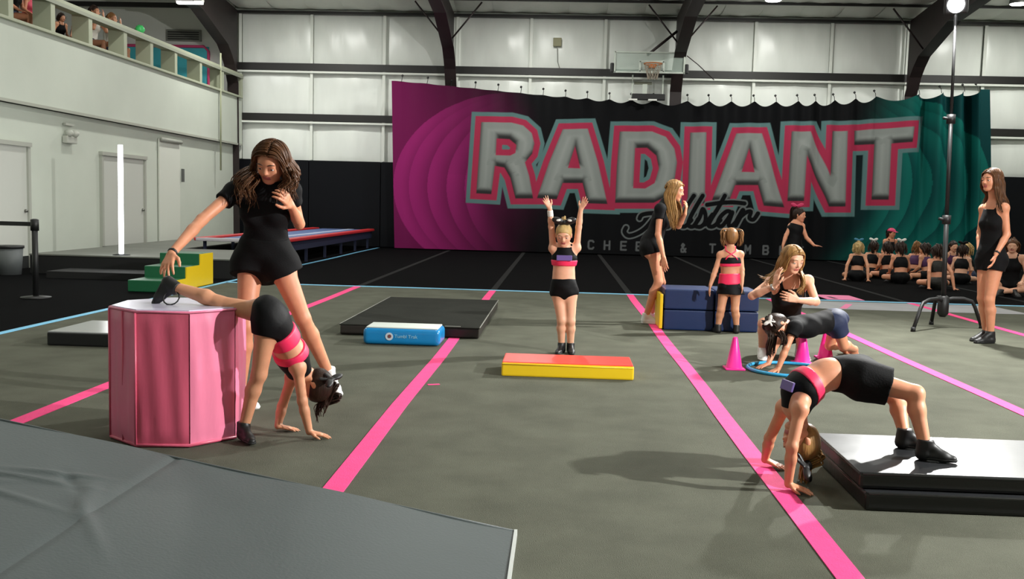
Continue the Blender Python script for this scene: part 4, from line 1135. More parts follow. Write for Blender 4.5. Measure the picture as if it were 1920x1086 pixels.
    def hair(s, m, guides, n=26, wave=.012, thick=.011, cap=True, seed=1, infl=.035, extra=()):
        """guides: list of (points, scatter radius at start, at end); long locks swept along jittered guides; joined with the cap"""
        rr = random.Random(seed); bm = bmesh.new()
        for g in guides:
            pts, r0, r1 = g[0], g[1], g[2]; cnt = g[3] if len(g) > 3 else n
            pts = [nv(p) for p in pts]
            dense = []
            for i in range(len(pts)-1):
                p0, p1, p2, p3 = pts[max(i-1, 0)], pts[i], pts[i+1], pts[min(i+2, len(pts)-1)]
                for t in np.linspace(0, 1, 6)[:-1]:
                    dense.append(.5*((2*p1)+(-p0+p2)*t+(2*p0-5*p1+4*p2-p3)*t*t+(-p0+3*p1-3*p2+p3)*t**3))
            dense.append(pts[-1]); M_ = len(dense)
            for k in range(cnt):
                o = nv([rr.gauss(0, 1) for _ in range(3)]); o = o/np.linalg.norm(o)*rr.random()**.5
                ph = rr.uniform(0, 6.28); fq = rr.uniform(.8, 1.3); ln = rr.uniform(.82, 1.0); wv = wave*rr.uniform(.5, 1.3)
                w1 = unit([rr.gauss(0, 1) for _ in range(3)])
                path = []; rad = []
                last = max(3, int(M_*ln))
                for i in range(last):
                    t = i/(M_-1); r = r0+(r1-r0)*t
                    path.append(Vector(dense[i]+o*r+w1*wv*math.sin(ph+fq*t*15)*min(1, t*2.5))); rad.append(thick*(1-.75*(i/(last-1))**2.2)*rr.uniform(.85, 1.1))
                add_tube(bm, path, rad, 6, .55)
        me = bm_mesh(bm, 'hair')
        if cap:
            D, lo = field(s.cap(m, infl)+list(extra), max(s.h, .006)); V, Q = surfnet(D, lo, max(s.h, .006))
            bm2 = bmesh.new(); bm2.from_mesh(me); me2 = np_mesh('cap', V, Q); bm2.from_mesh(me2); bm2.to_mesh(me); bm2.free(); bpy.data.meshes.remove(me2)
        return link('hair', me, m, s.root, True)
    def long_hair(s, m, tails, n=120, wave=.014, thick=.0062, seed=1, part=.05, infl=.03, flare=1.0, vol=.10, spread=.08):
        """parted loose hair. tails: {+1 own right, -1 own left: (front points, back points)} below the jaw, world points"""
        rr = random.Random(seed); bm = bmesh.new(); hh = s.hh
        cc, rad = nv((0, -.06, .12)), nv((.345, .42, .37))
        def out(q, lim=1.11):
            v = (q-cc)/rad; L = np.linalg.norm(v)
            return q if L > lim or q[2] < -.25 else cc+v/L*lim*rad
        for sg, (front, back) in tails.items():
            front = [s.B.T@(nv(p)-s.hc)/hh for p in front]; back = [s.B.T@(nv(p)-s.hc)/hh for p in back]
            for k in range(n):
                u = rr.random(); th = math.radians(34+160*u)
                root = nv((part+sg*rr.random()*.05, .42*1.1*math.cos(th)-.06, .37*1.1*math.sin(th)+.12))
                ye = .20-.62*u
                xe = sg*.40*math.sqrt(max(.05, 1-((ye+.06)/.55)**2))
                p = [root, nv((part*.5+sg*.22, root[1]*.8+ye*.2, root[2]*.92)), nv((xe*.92, ye*.9+.03, .16)), nv((xe*(.56+.5*flare), ye, -.12)), nv((xe*flare*1.05, ye-.02, -.36))]
                p += [a*(1-u)+b*u for a, b in zip(front, back)]
                lay = rr.random()*vol
                pts = []
                for i in range(len(p)-1):
                    p0, p1, p2, p3 = p[max(i-1, 0)], p[i], p[i+1], p[min(i+2, len(p)-1)]
                    for t in np.linspace(0, 1, 5)[:-1]:
                        pts.append(.5*((2*p1)+(-p0+p2)*t+(2*p0-5*p1+4*p2-p3)*t*t+(-p0+3*p1-3*p2+p3)*t**3))
                pts.append(p[-1]); M_ = len(pts); ln = max(6, int(M_*rr.uniform(.82, 1.0)))
                ph = rr.gauss(0, .7)+u*5; w1 = unit(nv((1, .6*rr.gauss(0, 1), 0))); w2 = unit(nv([rr.gauss(0, 1) for _ in range(3)]))
                path, rd = [], []
                for i in range(ln):
                    t = i/(M_-1); q = out(pts[i], 1.09+lay)
                    env = max(0, (t-.32))*1.5
                    q = q+(w1*math.sin(ph+t*17)*wave/hh+w2*.03*math.sin(ph*2+t*9))*min(1, env)+w2*spread*max(0, t-.15)
                    path.append(Vector(s.hc+s.B@(q*hh))); rd.append(thick*(.75+.25*min(1, t*6))*(1-.8*(i/(ln-1))**3))
                add_tube(bm, path, rd, 5, .6)
        me = bm_mesh(bm, 'hair'); h2 = max(s.h, .006)
        D, lo = field(s.cap(m, infl, .0), h2); V, Q = surfnet(D, lo, h2)
        bm2 = bmesh.new(); bm2.from_mesh(me); me2 = np_mesh('cap', V, Q); bm2.from_mesh(me2); bm2.to_mesh(me); bm2.free(); bpy.data.meshes.remove(me2)
        return link('hair', me, m, s.root, True)
    def bow(s, c, ax, up, size, m, m2=None):
        """looped hair bow: two loops, knot, two tails"""
        ax = unit(ax); up = unit(nv(up)-ax*(nv(up)@ax)); dp = np.cross(ax, up); c = nv(c)
        M = np.stack([ax, dp, up], 1); pr = []
        for sg in (-1, 1):
            M2 = M@np.array([[math.cos(.35*sg), 0, -math.sin(.35*sg)], [0, 1, 0], [math.sin(.35*sg), 0, math.cos(.35*sg)]])
            pr.append(Prim('ell', c+ax*sg*size*.52+up*size*.12, ra=nv((.52, .2, .30))*size, k=.006, M=M2))
            pr.append(Prim('cone', c, c+ax*sg*size*.35-up*size*.75, size*.13, size*.2, .006, dp, .45))
        pr.append(Prim('cone', c, c, size*.18, size*.18, .006))
        sdf_obj('hair_bow', pr, min(s.h, .006), m, s.root)
        if m2 is not None:
            q = [Prim('ell', c+ax*sg*size*.5+up*size*.2+dp*size*.0, ra=nv((.3, .225, .16))*size, k=.004, M=M) for sg in (-1, 1)]
            sdf_obj('bow_trim', q, min(s.h, .005), m2, s.root)

def hairmat(name, rgb):
    m = mat(name, rgb, .42, var=.35, vscale=40, stretch=(1, 1, .12), bump=.3, bscale=120, spec=.22); return m
_P, _FL = P, FL
def P(x, y, Y): return np.array(_P(x, y, Y))
def FL(x, y, z=0.0): return np.array(_FL(x, y, z))
# ------------------------------------------------------------------ the people in the photograph
sk_tan = mat('tan_skin', (214, 146, 112), .5, var=.06, vscale=20, sss=.12)
sk_lt = mat('light_skin', (224, 168, 138), .5, var=.05, vscale=20, sss=.12)
sk_md = mat('warm_skin', (206, 146, 112), .5, var=.06, vscale=20, sss=.12)
c_blk = mat('black_jersey', (10, 10, 12), .8, bump=.15, bscale=140, spec=.2)
c_blk2 = mat('black_stretch', (11, 11, 13), .6, bump=.1, bscale=60, spec=.14)
c_navy = mat('navy_cloth', (22, 34, 66), .7, bump=.15, bscale=120)
c_pink = mat('hot_pink_stretch', (240, 42, 92), .5)
c_shoe = mat('black_shoe', (16, 16, 17), .5); c_sole = mat('black_rubber', (22, 22, 22), .6)
c_wsh = mat('white_shoe', (226, 226, 224), .5); c_wsole = mat('white_rubber', (235, 235, 232), .5)
c_sock = mat('white_sock', (228, 226, 220), .8)
c_purple = mat('purple_print', (104, 86, 150), .5)
h_brown = hairmat('brown_hair', (86, 55, 33)); h_blond = hairmat('dark_blonde_hair', (150, 112, 66)); h_dark = hairmat('dark_brown_hair', (46, 32, 25))
h_light = hairmat('blonde_hair', (186, 156, 104)); h_ginger = hairmat('light_brown_hair', (128, 90, 54))
Z = (0, 0, 1)
def V3(*a): return nv(a)

# ---- coach steadying the foot on the octagon
def coach_one():
    S = ADULT; Y = 5.7
    J = dict(pel=P(497, 478, 5.74), chest=P(499, 392, 5.68), neck=P(501, 347, 5.63), shA=P(440, 359, 5.60), shB=P(545, 358, 5.66),
             elA=P(379, 412, 5.40), wrA=P(321, 476, 5.12), elB=P(561, 420, 5.80), wrB=P(546, 386, 5.56),
             hiA=P(470, 497, 5.74), hiB=P(525, 497, 5.74), knA=P(461, 612, 5.62), anA=P(450, 736, 5.66), knB=P(568, 597, 5.80), anB=P(617, 702, 6.05))
    p = Person('coach in black tee and shorts holding a girl\'s foot on the octagon', J, S, .0058, sk_tan, (P(508, 306, 5.55), (-.13, -.86, -.5), (.05, -.45, .9)))
    p.build({'A': (P(303, 526, 4.95)-P(321, 476, 5.12), (.25, .35, -.9), -1, .22, .2), 'B': (P(533, 368, 5.48)-P(546, 386, 5.56), (-.5, .6, -.2), -1, .55)},
            {'A': ((.75, -.62, -.0), Z), 'B': ((.55, -.78, -.28), (0.1, -.3, 1))}, hair_rgb=(60, 42, 30))
    p.tee(c_blk, hem=.02, sleeve=.36); p.shorts(c_blk, top=.25, leg=.17, infl=.016, flare=.03)
    for sd in 'AB':
        a, b = J['kn'+sd], J['an'+sd]; ax = unit(nv(b)-nv(a)); q = nv(b)-ax*.045
        p.garment('sock', [Prim('cone', q, nv(b)+ax*.05, S['an']+.008, S['an']+.01, .01, clips=[(q, -ax)])], c_sock, 0)
    shoe(p.root, J['anA'], (.75, -.62, 0), Z, S, c_wsh, c_wsole, .0058, c_wsole); shoe(p.root, J['anB'], (.55, -.78, -.28), (.1, -.3, 1), S, c_wsh, c_wsole, .0058, c_wsole)
    p.cuff('A', .93, .05, m_black, 'bracelet', .005)
    p.long_hair(h_brown, {1: ([P(476, 334, 5.5), P(464, 350, 5.47), P(468, 368, 5.46), P(463, 392, 5.46)], [P(458, 322, 5.66), P(442, 338, 5.64), P(446, 354, 5.62), P(438, 362, 5.58)]),
                         -1: ([P(540, 322, 5.5), P(549, 338, 5.5), P(538, 352, 5.49), P(543, 368, 5.49)], [P(540, 330, 5.72), P(542, 355, 5.74), P(530, 378, 5.74), P(528, 396, 5.74)])}, n=190, wave=.02, seed=3, part=-.08, flare=1.4, vol=.26, infl=.045, spread=.3)
    return p
coach_one()

# ---- girl with one foot up on the octagon, hands on the floor
def girl_one():
    S = scaled(KID, 1.02)
    J = dict(pel=P(508, 596, 4.80), waist=P(530, 632, 4.86), chest=P(546, 664, 4.92), neck=P(562, 700, 4.98), shA=P(558, 690, 4.86), shB=P(548, 706, 5.07),
             elA=P(567, 752, 4.87), wrA=FL(580, 810, .035), elB=P(529, 762, 5.08), wrB=FL(521, 799, .03),
             hiA=P(500, 612, 4.75), hiB=P(500, 590, 4.86), knA=P(486, 702, 4.76), anA=FL(457, 803, .068), knB=P(412, 569, 4.88), anB=P(323, 537, 4.89),
             front=(-.75, .15, -.55), hipfront=(.5, -.3, -.8))
    p = Person('girl in black shorts bent over with one foot up on the pink octagon', J, S, .005, sk_md, (P(592, 722, 5.0), (-.85, -.1, -.5), (.5, .0, -.87)))
    p.build({'A': ((.97, .1, -.22), (0, 0, -1), 1, .05, .2), 'B': ((.9, .2, -.2), (0, 0, -1), -1, .05, .2)},
            {'A': ((.62, -.78, -.02), (0, 0, 1)), 'B': ((-.42, -.1, -.9), (.85, -.2, -.4))}, hair_rgb=(50, 36, 28))
    p.shorts(c_blk2, top=.36, leg=.16, infl=.007, flare=.006)
    p.band(c_pink, .27, .40, .011, 'waistband')
    p.tank(c_blk2, hem=.60, top=.98, infl=.007, name='crop_top', strap=.012)
    p.band(c_pink, .57, .66, .010, 'hem_band')
    shoe(p.root, J['anA'], (.62, -.78, -.02), (0, 0, 1), S, c_shoe, c_sole, .005, m_black)
    shoe(p.root, J['anB'], (-.42, -.1, -.9), (.85, -.2, -.4), S, c_shoe, c_sole, .005, m_black)
    H = p.H
    g = [([H(0, -.3, .45), H(.0, -.4, .62), P(600, 760, 5.0), P(598, 792, 4.99)], .015, .03, 26), ([H(0, -.4, .3), H(.1, -.5, .3), P(612, 755, 4.98), P(606, 780, 4.97)], .02, .02, 12)]
    p.hair(h_dark, g, wave=.008, thick=.008, seed=5)
    p.bow(P(622, 712, 4.93), (.3, .8, .3), (1, 0, -.1), .07, m_black)
girl_one()

# ---- girl with raised arms behind the red block
def girl_two():
    S = KID; Y = 8.13
    J = dict(pel=P(1057, 540, Y), waist=P(1057, 516, Y), chest=P(1058, 484, Y), neck=P(1058, 462, Y), shA=P(1037, 466, Y), shB=P(1081, 465, Y),
             elA=P(1034, 425, Y-.02), wrA=P(1031, 391, Y-.05), elB=P(1085, 426, Y-.02), wrB=P(1089, 393, Y-.05),
             hiA=P(1046, 549, Y), hiB=P(1070, 549, Y), knA=P(1053, 601, Y-.02), anA=P(1053, 646, Y+.02), knB=P(1070, 602, Y-.02), anB=P(1070, 648, Y+.02))
    J['anA'] = V3(J['anA'][0], Y+.02, .055); J['anB'] = V3(J['anB'][0], Y+.03, .055)
    p = Person('small girl in black and pink crop set standing with both arms raised', J, S, .0055, sk_lt, (P(1057, 440, Y-.045), (-.05, -.9, -.42), (0, -.3, 1)))
    p.build({'A': ((-.45, -.15, .85), (.4, -.85, 0), -1, .12, .2), 'B': ((.4, -.15, .85), (-.4, -.85, 0), 1, .12, .2)}, {'A': ((-.3, -.95, 0), Z), 'B': ((.1, -1, 0), Z)}, hair_rgb=(150, 124, 90))
    p.shorts(c_blk2, top=.22, leg=.06, infl=.006, flare=.004)
    p.tank(c_blk2, hem=.60, top=.97, infl=.006, name='crop_top', strap=.013)
    p.band(c_pink, .555, .655, .009, 'hem_band')
    q = J['chest']
    box('chest_print', (q[0], q[1]-.089, q[2]+.005), (.13, .02, .045), c_purple, p.root, bevel=.004)
    shoe(p.root, J['anA'], (-.3, -.95, 0), Z, S, c_shoe, c_sole, .0055, m_black); shoe(p.root, J['anB'], (.1, -1, 0), Z, S, c_shoe, c_sole, .0055, m_black)
    p.cuff('A', .55, .35, c_sock, 'wrist_bandage', .004)
    p.hair(h_light, [([p.H(0, -.3, .45), p.H(0, -.42, .6), p.H(.05, -.6, .3), p.H(0, -.62, -.2)], .02, .03, 16)], wave=.006, thick=.007, seed=8, infl=.02)
    p.bow(p.H(0, -.02, .60), (1, 0, 0), (0, -.3, 1), .1, m_black, c_sock)
girl_two()

# ---- coach leaning forward in profile
def coach_two():
    S = scaled(ADULT, .97); Y = 10.4
    J = dict(pel=P(1221, 456, Y+.02), chest=P(1241, 408, Y), neck=P(1251, 379, Y), shA=P(1238, 392, Y-.16), shB=P(1250, 390, Y+.16),
             elA=P(1234, 440, Y-.2), wrA=P(1244, 482, Y-.25), elB=P(1272, 424, Y+.14), wrB=P(1284, 402, Y+.0),
             hiA=P(1224, 466, Y-.07), hiB=P(1222, 466, Y+.1), knA=P(1235, 528, Y-.08), anA=P(1211, 592, Y), knB=P(1240, 530, Y+.12), anB=P(1222, 585, Y+.25),
             front=(.95, -.1, -.3), hipfront=(.95, -.1, -.2))
    J['anA'] = V3(J['anA'][0], Y, .075); J['anB'] = V3(J['anB'][0], Y+.25, .075)
    p = Person('coach in black with long fair hair leaning forward in profile before the banner', J, S, .0065, sk_tan, (P(1266, 358, Y-.03), (.93, -.3, -.2), (.25, 0, .97)))
    p.build({'A': ((.15, -.1, -1), (.4, .6, 0), 1, .2), 'B': ((.15, -.1, .95), (-.6, .2, 0), 1, .5)}, {'A': ((.97, -.2, 0), Z), 'B': ((.97, -.2, 0), Z)}, hair_rgb=(110, 84, 52))
    p.tee(c_blk, hem=-.02, sleeve=.4); p.shorts(c_blk, top=.22, leg=.13, infl=.014, flare=.025)
    for sd in 'AB': shoe(p.root, J['an'+sd], (.97, -.2, 0), Z, S, c_wsh, c_wsole, .0065)
    p.long_hair(h_blond, {1: ([P(1268, 388, Y-.17), P(1272, 404, Y-.18), P(1268, 420, Y-.17), P(1266, 436, Y-.15)], [P(1248, 388, Y-.12), P(1250, 404, Y-.17), P(1256, 418, Y-.18), P(1260, 428, Y-.17)]),
                         -1: ([P(1276, 388, Y+.08), P(1278, 402, Y+.08), P(1276, 418, Y+.08), P(1272, 430, Y+.06)], [P(1244, 390, Y+.08), P(1242, 402, Y+.1), P(1243, 410, Y+.1), P(1244, 414, Y+.1)])}, n=130, wave=.015, seed=11)
coach_two()

# ---- girl seen from behind in pink
def girl_three():
    S = KID; Y = 9.83
    J = dict(pel=P(1369, 533, Y), chest=P(1369, 492, Y), neck=P(1369, 470, Y), shA=P(1351, 478, Y), shB=P(1388, 477, Y),
             elA=P(1341, 508, Y-.02), wrA=P(1332, 535, Y-.06), elB=P(1391, 506, Y-.02), wrB=P(1391, 532, Y-.06),
             hiA=P(1358, 540, Y), hiB=P(1380, 540, Y), knA=P(1352, 581, Y-.02), anA=P(1346, 612, Y), knB=P(1378, 581, Y-.02), anB=P(1381, 612, Y),
             front=(0, 1, 0), hipfront=(0, 1, 0))
    J['anA'] = V3(J['anA'][0], Y, .056); J['anB'] = V3(J['anB'][0], Y, .056)
    p = Person('small girl seen from behind in pink and black standing at the blue mat', J, S, .006, sk_md, (P(1370, 445, Y+.02), (-.1, 1, -.1), Z))
    p.build({'A': ((-.15, -.1, -1), (.9, 0, 0), 1, .2), 'B': ((.05, -.1, -1), (-.9, 0, 0), -1, .2)}, {'A': ((-.3, .95, 0), Z), 'B': ((.25, .95, 0), Z)}, hair_rgb=(90, 62, 40), face=False)
    p.garment('skirt', [Prim('cone', P(1369, 527, Y), P(1369, 552, Y), S['hip']+.005, S['hip']+.045, .01, (0, 1, 0), .82, clips=[((0, 0, float(P(1369, 551, Y)[2])), (0, 0, -1)), ((0, 0, float(P(1369, 529, Y)[2])), (0, 0, 1))])], c_blk2)
    p.shorts(c_blk2, top=.1, leg=.1, infl=.004, flare=.004)
    p.band(c_pink, .02, .30, .012, 'waistband'); p.band(c_pink, .56, .70, .009, 'hem_band'); p.band(c_blk2, .64, .78, .011, 'crop_top')
    bm = bmesh.new()
    for sg in (-1, 1):
        add_tube(bm, [J['neck']+V3(sg*.05, .0, .045), J['neck']+V3(sg*.05, -.045, .0), J['chest']+V3(-sg*.04, -.078, .06), J['chest']+V3(-sg*.06, -.082, .03)], .006, 6)
    link('cross_straps', bm_mesh(bm), c_pink, p.root, True)
    for sd, dx in (('A', -.3), ('B', .25)): shoe(p.root, J['an'+sd], (dx, .95, 0), Z, S, c_shoe, c_sole, .006)
    H = p.H; g = []
    for sg in (-1, 1): g.append(([H(sg*.3, -.1, .4), H(sg*.48, -.2, .3), H(sg*.5, -.25, -.1), H(sg*.42, -.25, -.55)], .02, .03, 20))
    p.hair(h_ginger, g, wave=.006, thick=.009, seed=13)
    for sg in (-1, 1): lathe('hair_tie', [(.02, -.01), (.026, 0), (.02, .01)], tuple(H(sg*.42, -.16, .34)), m_black, p.root, 10)
girl_three()

# ---- coach squatting beside the crawling child
def coach_three():
    S = scaled(ADULT, .98); Y = 8.25
    J = dict(pel=P(1472, 612, 8.42), chest=P(1478, 555, 8.28), neck=P(1481, 522, 8.2), shA=P(1445, 530, 8.2), shB=P(1515, 526, 8.24),
             elA=P(1410, 555, 8.05), wrA=P(1453, 537, 7.92), elB=P(1530, 566, 8.1), wrB=P(1496, 563, 7.93),
             hiA=P(1455, 620, 8.4), hiB=P(1490, 620, 8.42), knA=P(1432, 607, 8.0), anA=P(1429, 664, 8.2), knB=P(1503, 612, 8.02), anB=P(1500, 664, 8.25),
             front=(.05, -.9, -.2), hipfront=(0, -.7, -.7))
    for k in 'AB': J['an'+k] = V3(J['an'+k][0], J['an'+k][1], .078)
    p = Person('coach with wavy blonde hair in black tank crouching with hands at her chest', J, S, .0062, sk_lt, (P(1487, 487, 8.1), (.38, -.85, -.35), (.12, -.3, .95)))
    p.build({'A': ((.12, -.05, 1), (.9, .3, 0), 1, .2), 'B': ((-.9, -.25, .25), (.1, .9, -.1), 1, .45)}, {'A': ((-.15, -.98, 0), Z), 'B': ((.15, -.98, 0), Z)}, hair_rgb=(120, 88, 56))
    p.tank(c_blk, hem=-.05, top=.86); p.shorts(c_blk, top=.2, leg=.3, infl=.012, flare=.02)
    for sd, dx in (('A', -.15), ('B', .15)): shoe(p.root, J['an'+sd], (dx, -.98, 0), Z, S, c_wsh, c_wsole, .0062, c_wsole)
    p.cuff('A', .86, .1, mat('silver_bracelet', (170, 168, 160), .3, .7), 'bracelet', .005)
    p.long_hair(h_blond, {1: ([P(1462, 512, 8.02), P(1454, 528, 7.99), P(1450, 540, 7.98), P(1449, 552, 7.98)], [P(1454, 508, 8.3), P(1442, 516, 8.3), P(1434, 520, 8.28), P(1424, 514, 8.26)]),
                         -1: ([P(1505, 522, 8.0), P(1506, 538, 7.98), P(1498, 548, 7.97), P(1500, 558, 7.97)], [P(1506, 515, 8.3), P(1508, 530, 8.34), P(1506, 542, 8.36), P(1504, 552, 8.36)])}, n=140, wave=.018, seed=17, part=.06)
coach_three()

# ---- child on hands and feet over the hoop
def girl_four():
    S = scaled(KID, 1.06)
    J = dict(pel=P(1562, 600, 7.92), chest=P(1510, 612, 7.72), neck=P(1484, 610, 7.64), shA=P(1490, 614, 7.53), shB=P(1482, 614, 7.77),
             elA=P(1474, 652, 7.48), wrA=FL(1459, 692, .035), elB=P(1452, 650, 7.78), wrB=FL(1441, 682, .035),
             hiA=P(1568, 606, 7.84), hiB=P(1568, 602, 8.0), knA=P(1582, 648, 7.9), anA=FL(1602, 655, .06), knB=P(1556, 648, 8.08), anB=FL(1585, 651, .06),
             front=(-.15, 0, -1), hipfront=(.1, 0, -1))
    p = Person('child in black tee and navy shorts crawling on hands and feet over the blue hoop', J, S, .0055, sk_tan, (P(1458, 611, 7.58), (.15, -.35, -.92), (-.9, -.3, -.15)))
    p.build({'A': ((-.8, -.5, -.25), Z and (0, 0, -1), -1, .1), 'B': ((-.8, -.4, -.25), (0, 0, -1), 1, .1)}, {'A': ((.75, .3, -.5), (.5, 0, .8), 1), 'B': ((.75, .3, -.5), (.5, 0, .8), 1)}, hair_rgb=(40, 28, 22))
    p.tee(c_blk, hem=.1, sleeve=.4, infl=.014); p.shorts(c_navy, top=.25, leg=.5, infl=.01, flare=.012)
    H = p.H
    g = [([H(0, -.1, .5), H(.3, .0, .35), P(1446, 630, 7.5), P(1440, 655, 7.5), P(1441, 672, 7.5)], .03, .025, 30),
         ([H(0, -.2, .5), H(-.3, .0, .3), P(1452, 635, 7.62), P(1449, 660, 7.62), P(1450, 668, 7.62)], .03, .02, 22),
         ([H(0, -.35, .3), H(.38, -.1, .1), P(1470, 632, 7.46), P(1468, 655, 7.45)], .03, .03, 20)]
    p.hair(h_dark, g, wave=.006, thick=.0085, seed=19)
    p.bow(P(1442, 602, 7.48), (.5, -.2, .8), (-.8, 0, .4), .05, c_sock)
girl_four()

# ---- girl in a backbend with her feet on the black mats
def girl_five():
    S = scaled(KID, 1.0)
    J = dict(pel=P(1604, 702, 4.50), waist=P(1550, 702, 4.47), chest=P(1505, 730, 4.43), neck=P(1491, 770, 4.42), shA=P(1500, 768, 4.30), shB=P(1470, 764, 4.53),
             elA=P(1485, 838, 4.24), wrA=FL(1478, 908, .035), elB=P(1443, 822, 4.60), wrB=FL(1434, 862, .035),
             hiA=P(1616, 712, 4.42), hiB=P(1612, 702, 4.60), knA=P(1717, 738, 4.36), anA=FL(1735, 838, .221), knB=P(1684, 750, 4.64), anB=FL(1696, 817, .221),
             front=(-.55, 0, .83), hipfront=(.15, 0, 1))
    p = Person('girl in black shorts holding a backbend with hands on the pink stripe', J, S, .0048, sk_tan, (P(1500, 826, 4.44), (-.93, -.3, -.1), (.2, 0, -1)))
    p.build({'A': ((.88, -.38, -.22), (0, 0, -1), 1, .05, .25), 'B': ((.7, -.5, -.2), (0, 0, -1), -1, .05, .2)}, {'A': ((.93, -.33, 0), Z), 'B': ((.85, -.2, 0), Z)}, hair_rgb=(120, 90, 56))
    p.shorts(c_blk, top=.30, leg=.52, infl=.011, flare=.03)
    p.tank(c_blk2, hem=.66, top=1.0, infl=.006, name='crop_top', strap=.012)
    p.band(c_pink, .60, .70, .010, 'hem_band')
    ft_ = J['front']; q = nv(P(1490, 727, 4.36))+unit((-.9, -.25, .25))*.038; rot_ = Vector(unit((-.9, -.25, .25))).to_track_quat('Z', 'X').to_matrix()
    box('chest_print', Vector(q), (.045, .10, .012), c_purple, p.root, rot=rot_, bevel=.003)
    for sd, d in (('A', (.93, -.33, 0)), ('B', (.85, -.2, 0))): shoe(p.root, J['an'+sd], d, Z, S, c_shoe, c_sole, .0048, mat('grey_lace', (90, 92, 96), .6))
    H = p.H
    g = [([H(0, -.35, .35), H(.0, -.5, .5), P(1512, 872, 4.45), P(1510, 900, 4.44), P(1502, 905, 4.42)], .03, .035, 30)]
    p.hair(h_blond, g, wave=.008, thick=.008, seed=23)
    p.bow(P(1512, 878, 4.36), (.2, .8, .2), (.5, -.2, -.8), .085, m_black)
girl_five()

# ---- coach standing at the right
def coach_four():
    S = scaled(ADULT, .99); S.update(hip=.132, hq=.62, waist=.104, bust=.05, chest=.124); Y = 9.75
    J = dict(pel=P(1858, 478, Y), chest=P(1863, 415, Y), neck=P(1865, 381, Y), shA=P(1845, 392, Y+.13), shB=P(1883, 390, Y-.12),
             elB=P(1888, 440, Y-.13), wrB=P(1868, 476, Y-.2), elA=P(1838, 436, Y+.2), wrA=P(1836, 470, Y+.1),
             hiA=P(1848, 488, Y+.06), hiB=P(1869, 488, Y-.05), knA=P(1842, 560, Y+.04), anA=P(1850, 617, Y+.1), knB=P(1855, 562, Y-.07), anB=P(1858, 618, Y-.05),
             front=(-.85, -.45, 0), hipfront=(-.85, -.45, 0))
    for k in 'AB': J['an'+k] = V3(J['an'+k][0], J['an'+k][1], .076)
    p = Person('coach in black tank top and shorts standing at the right edge watching', J, S, .0065, sk_tan, (P(1859, 338, Y-.02), (-.93, -.4, -.05), Z))
    p.build({'B': ((-.3, -.1, -1), (-.8, .3, 0), 1, .3), 'A': ((-.1, -.1, -1), (.6, 0, 0), -1, .3)}, {'A': ((-.93, -.3, 0), Z), 'B': ((-.93, -.3, 0), Z)}, hair_rgb=(80, 56, 36))
    p.tank(c_blk, hem=.05, top=.88); p.shorts(c_blk, top=.2, leg=.26, infl=.008, flare=.014)
    for sd in 'AB': shoe(p.root, J['an'+sd], (-.93, -.3, 0), Z, S, c_shoe, c_sole, .0065)
    p.cuff('B', .9, .08, m_black, 'watch', .005)
    p.long_hair(h_brown, {-1: ([P(1868, 372, Y-.15), P(1872, 384, Y-.18), P(1874, 392, Y-.19), P(1876, 398, Y-.19)], [P(1884, 366, Y-.06), P(1890, 380, Y-.04), P(1891, 396, Y-.02), P(1889, 408, Y-.0)]),
                         1: ([P(1848, 366, Y+.08), P(1846, 378, Y+.1), P(1843, 390, Y+.08), P(1842, 398, Y+.06)], [P(1874, 372, Y+.16), P(1880, 384, Y+.18), P(1882, 396, Y+.18), P(1882, 404, Y+.18)])}, n=130, wave=.013, seed=29, part=.0)
coach_four()
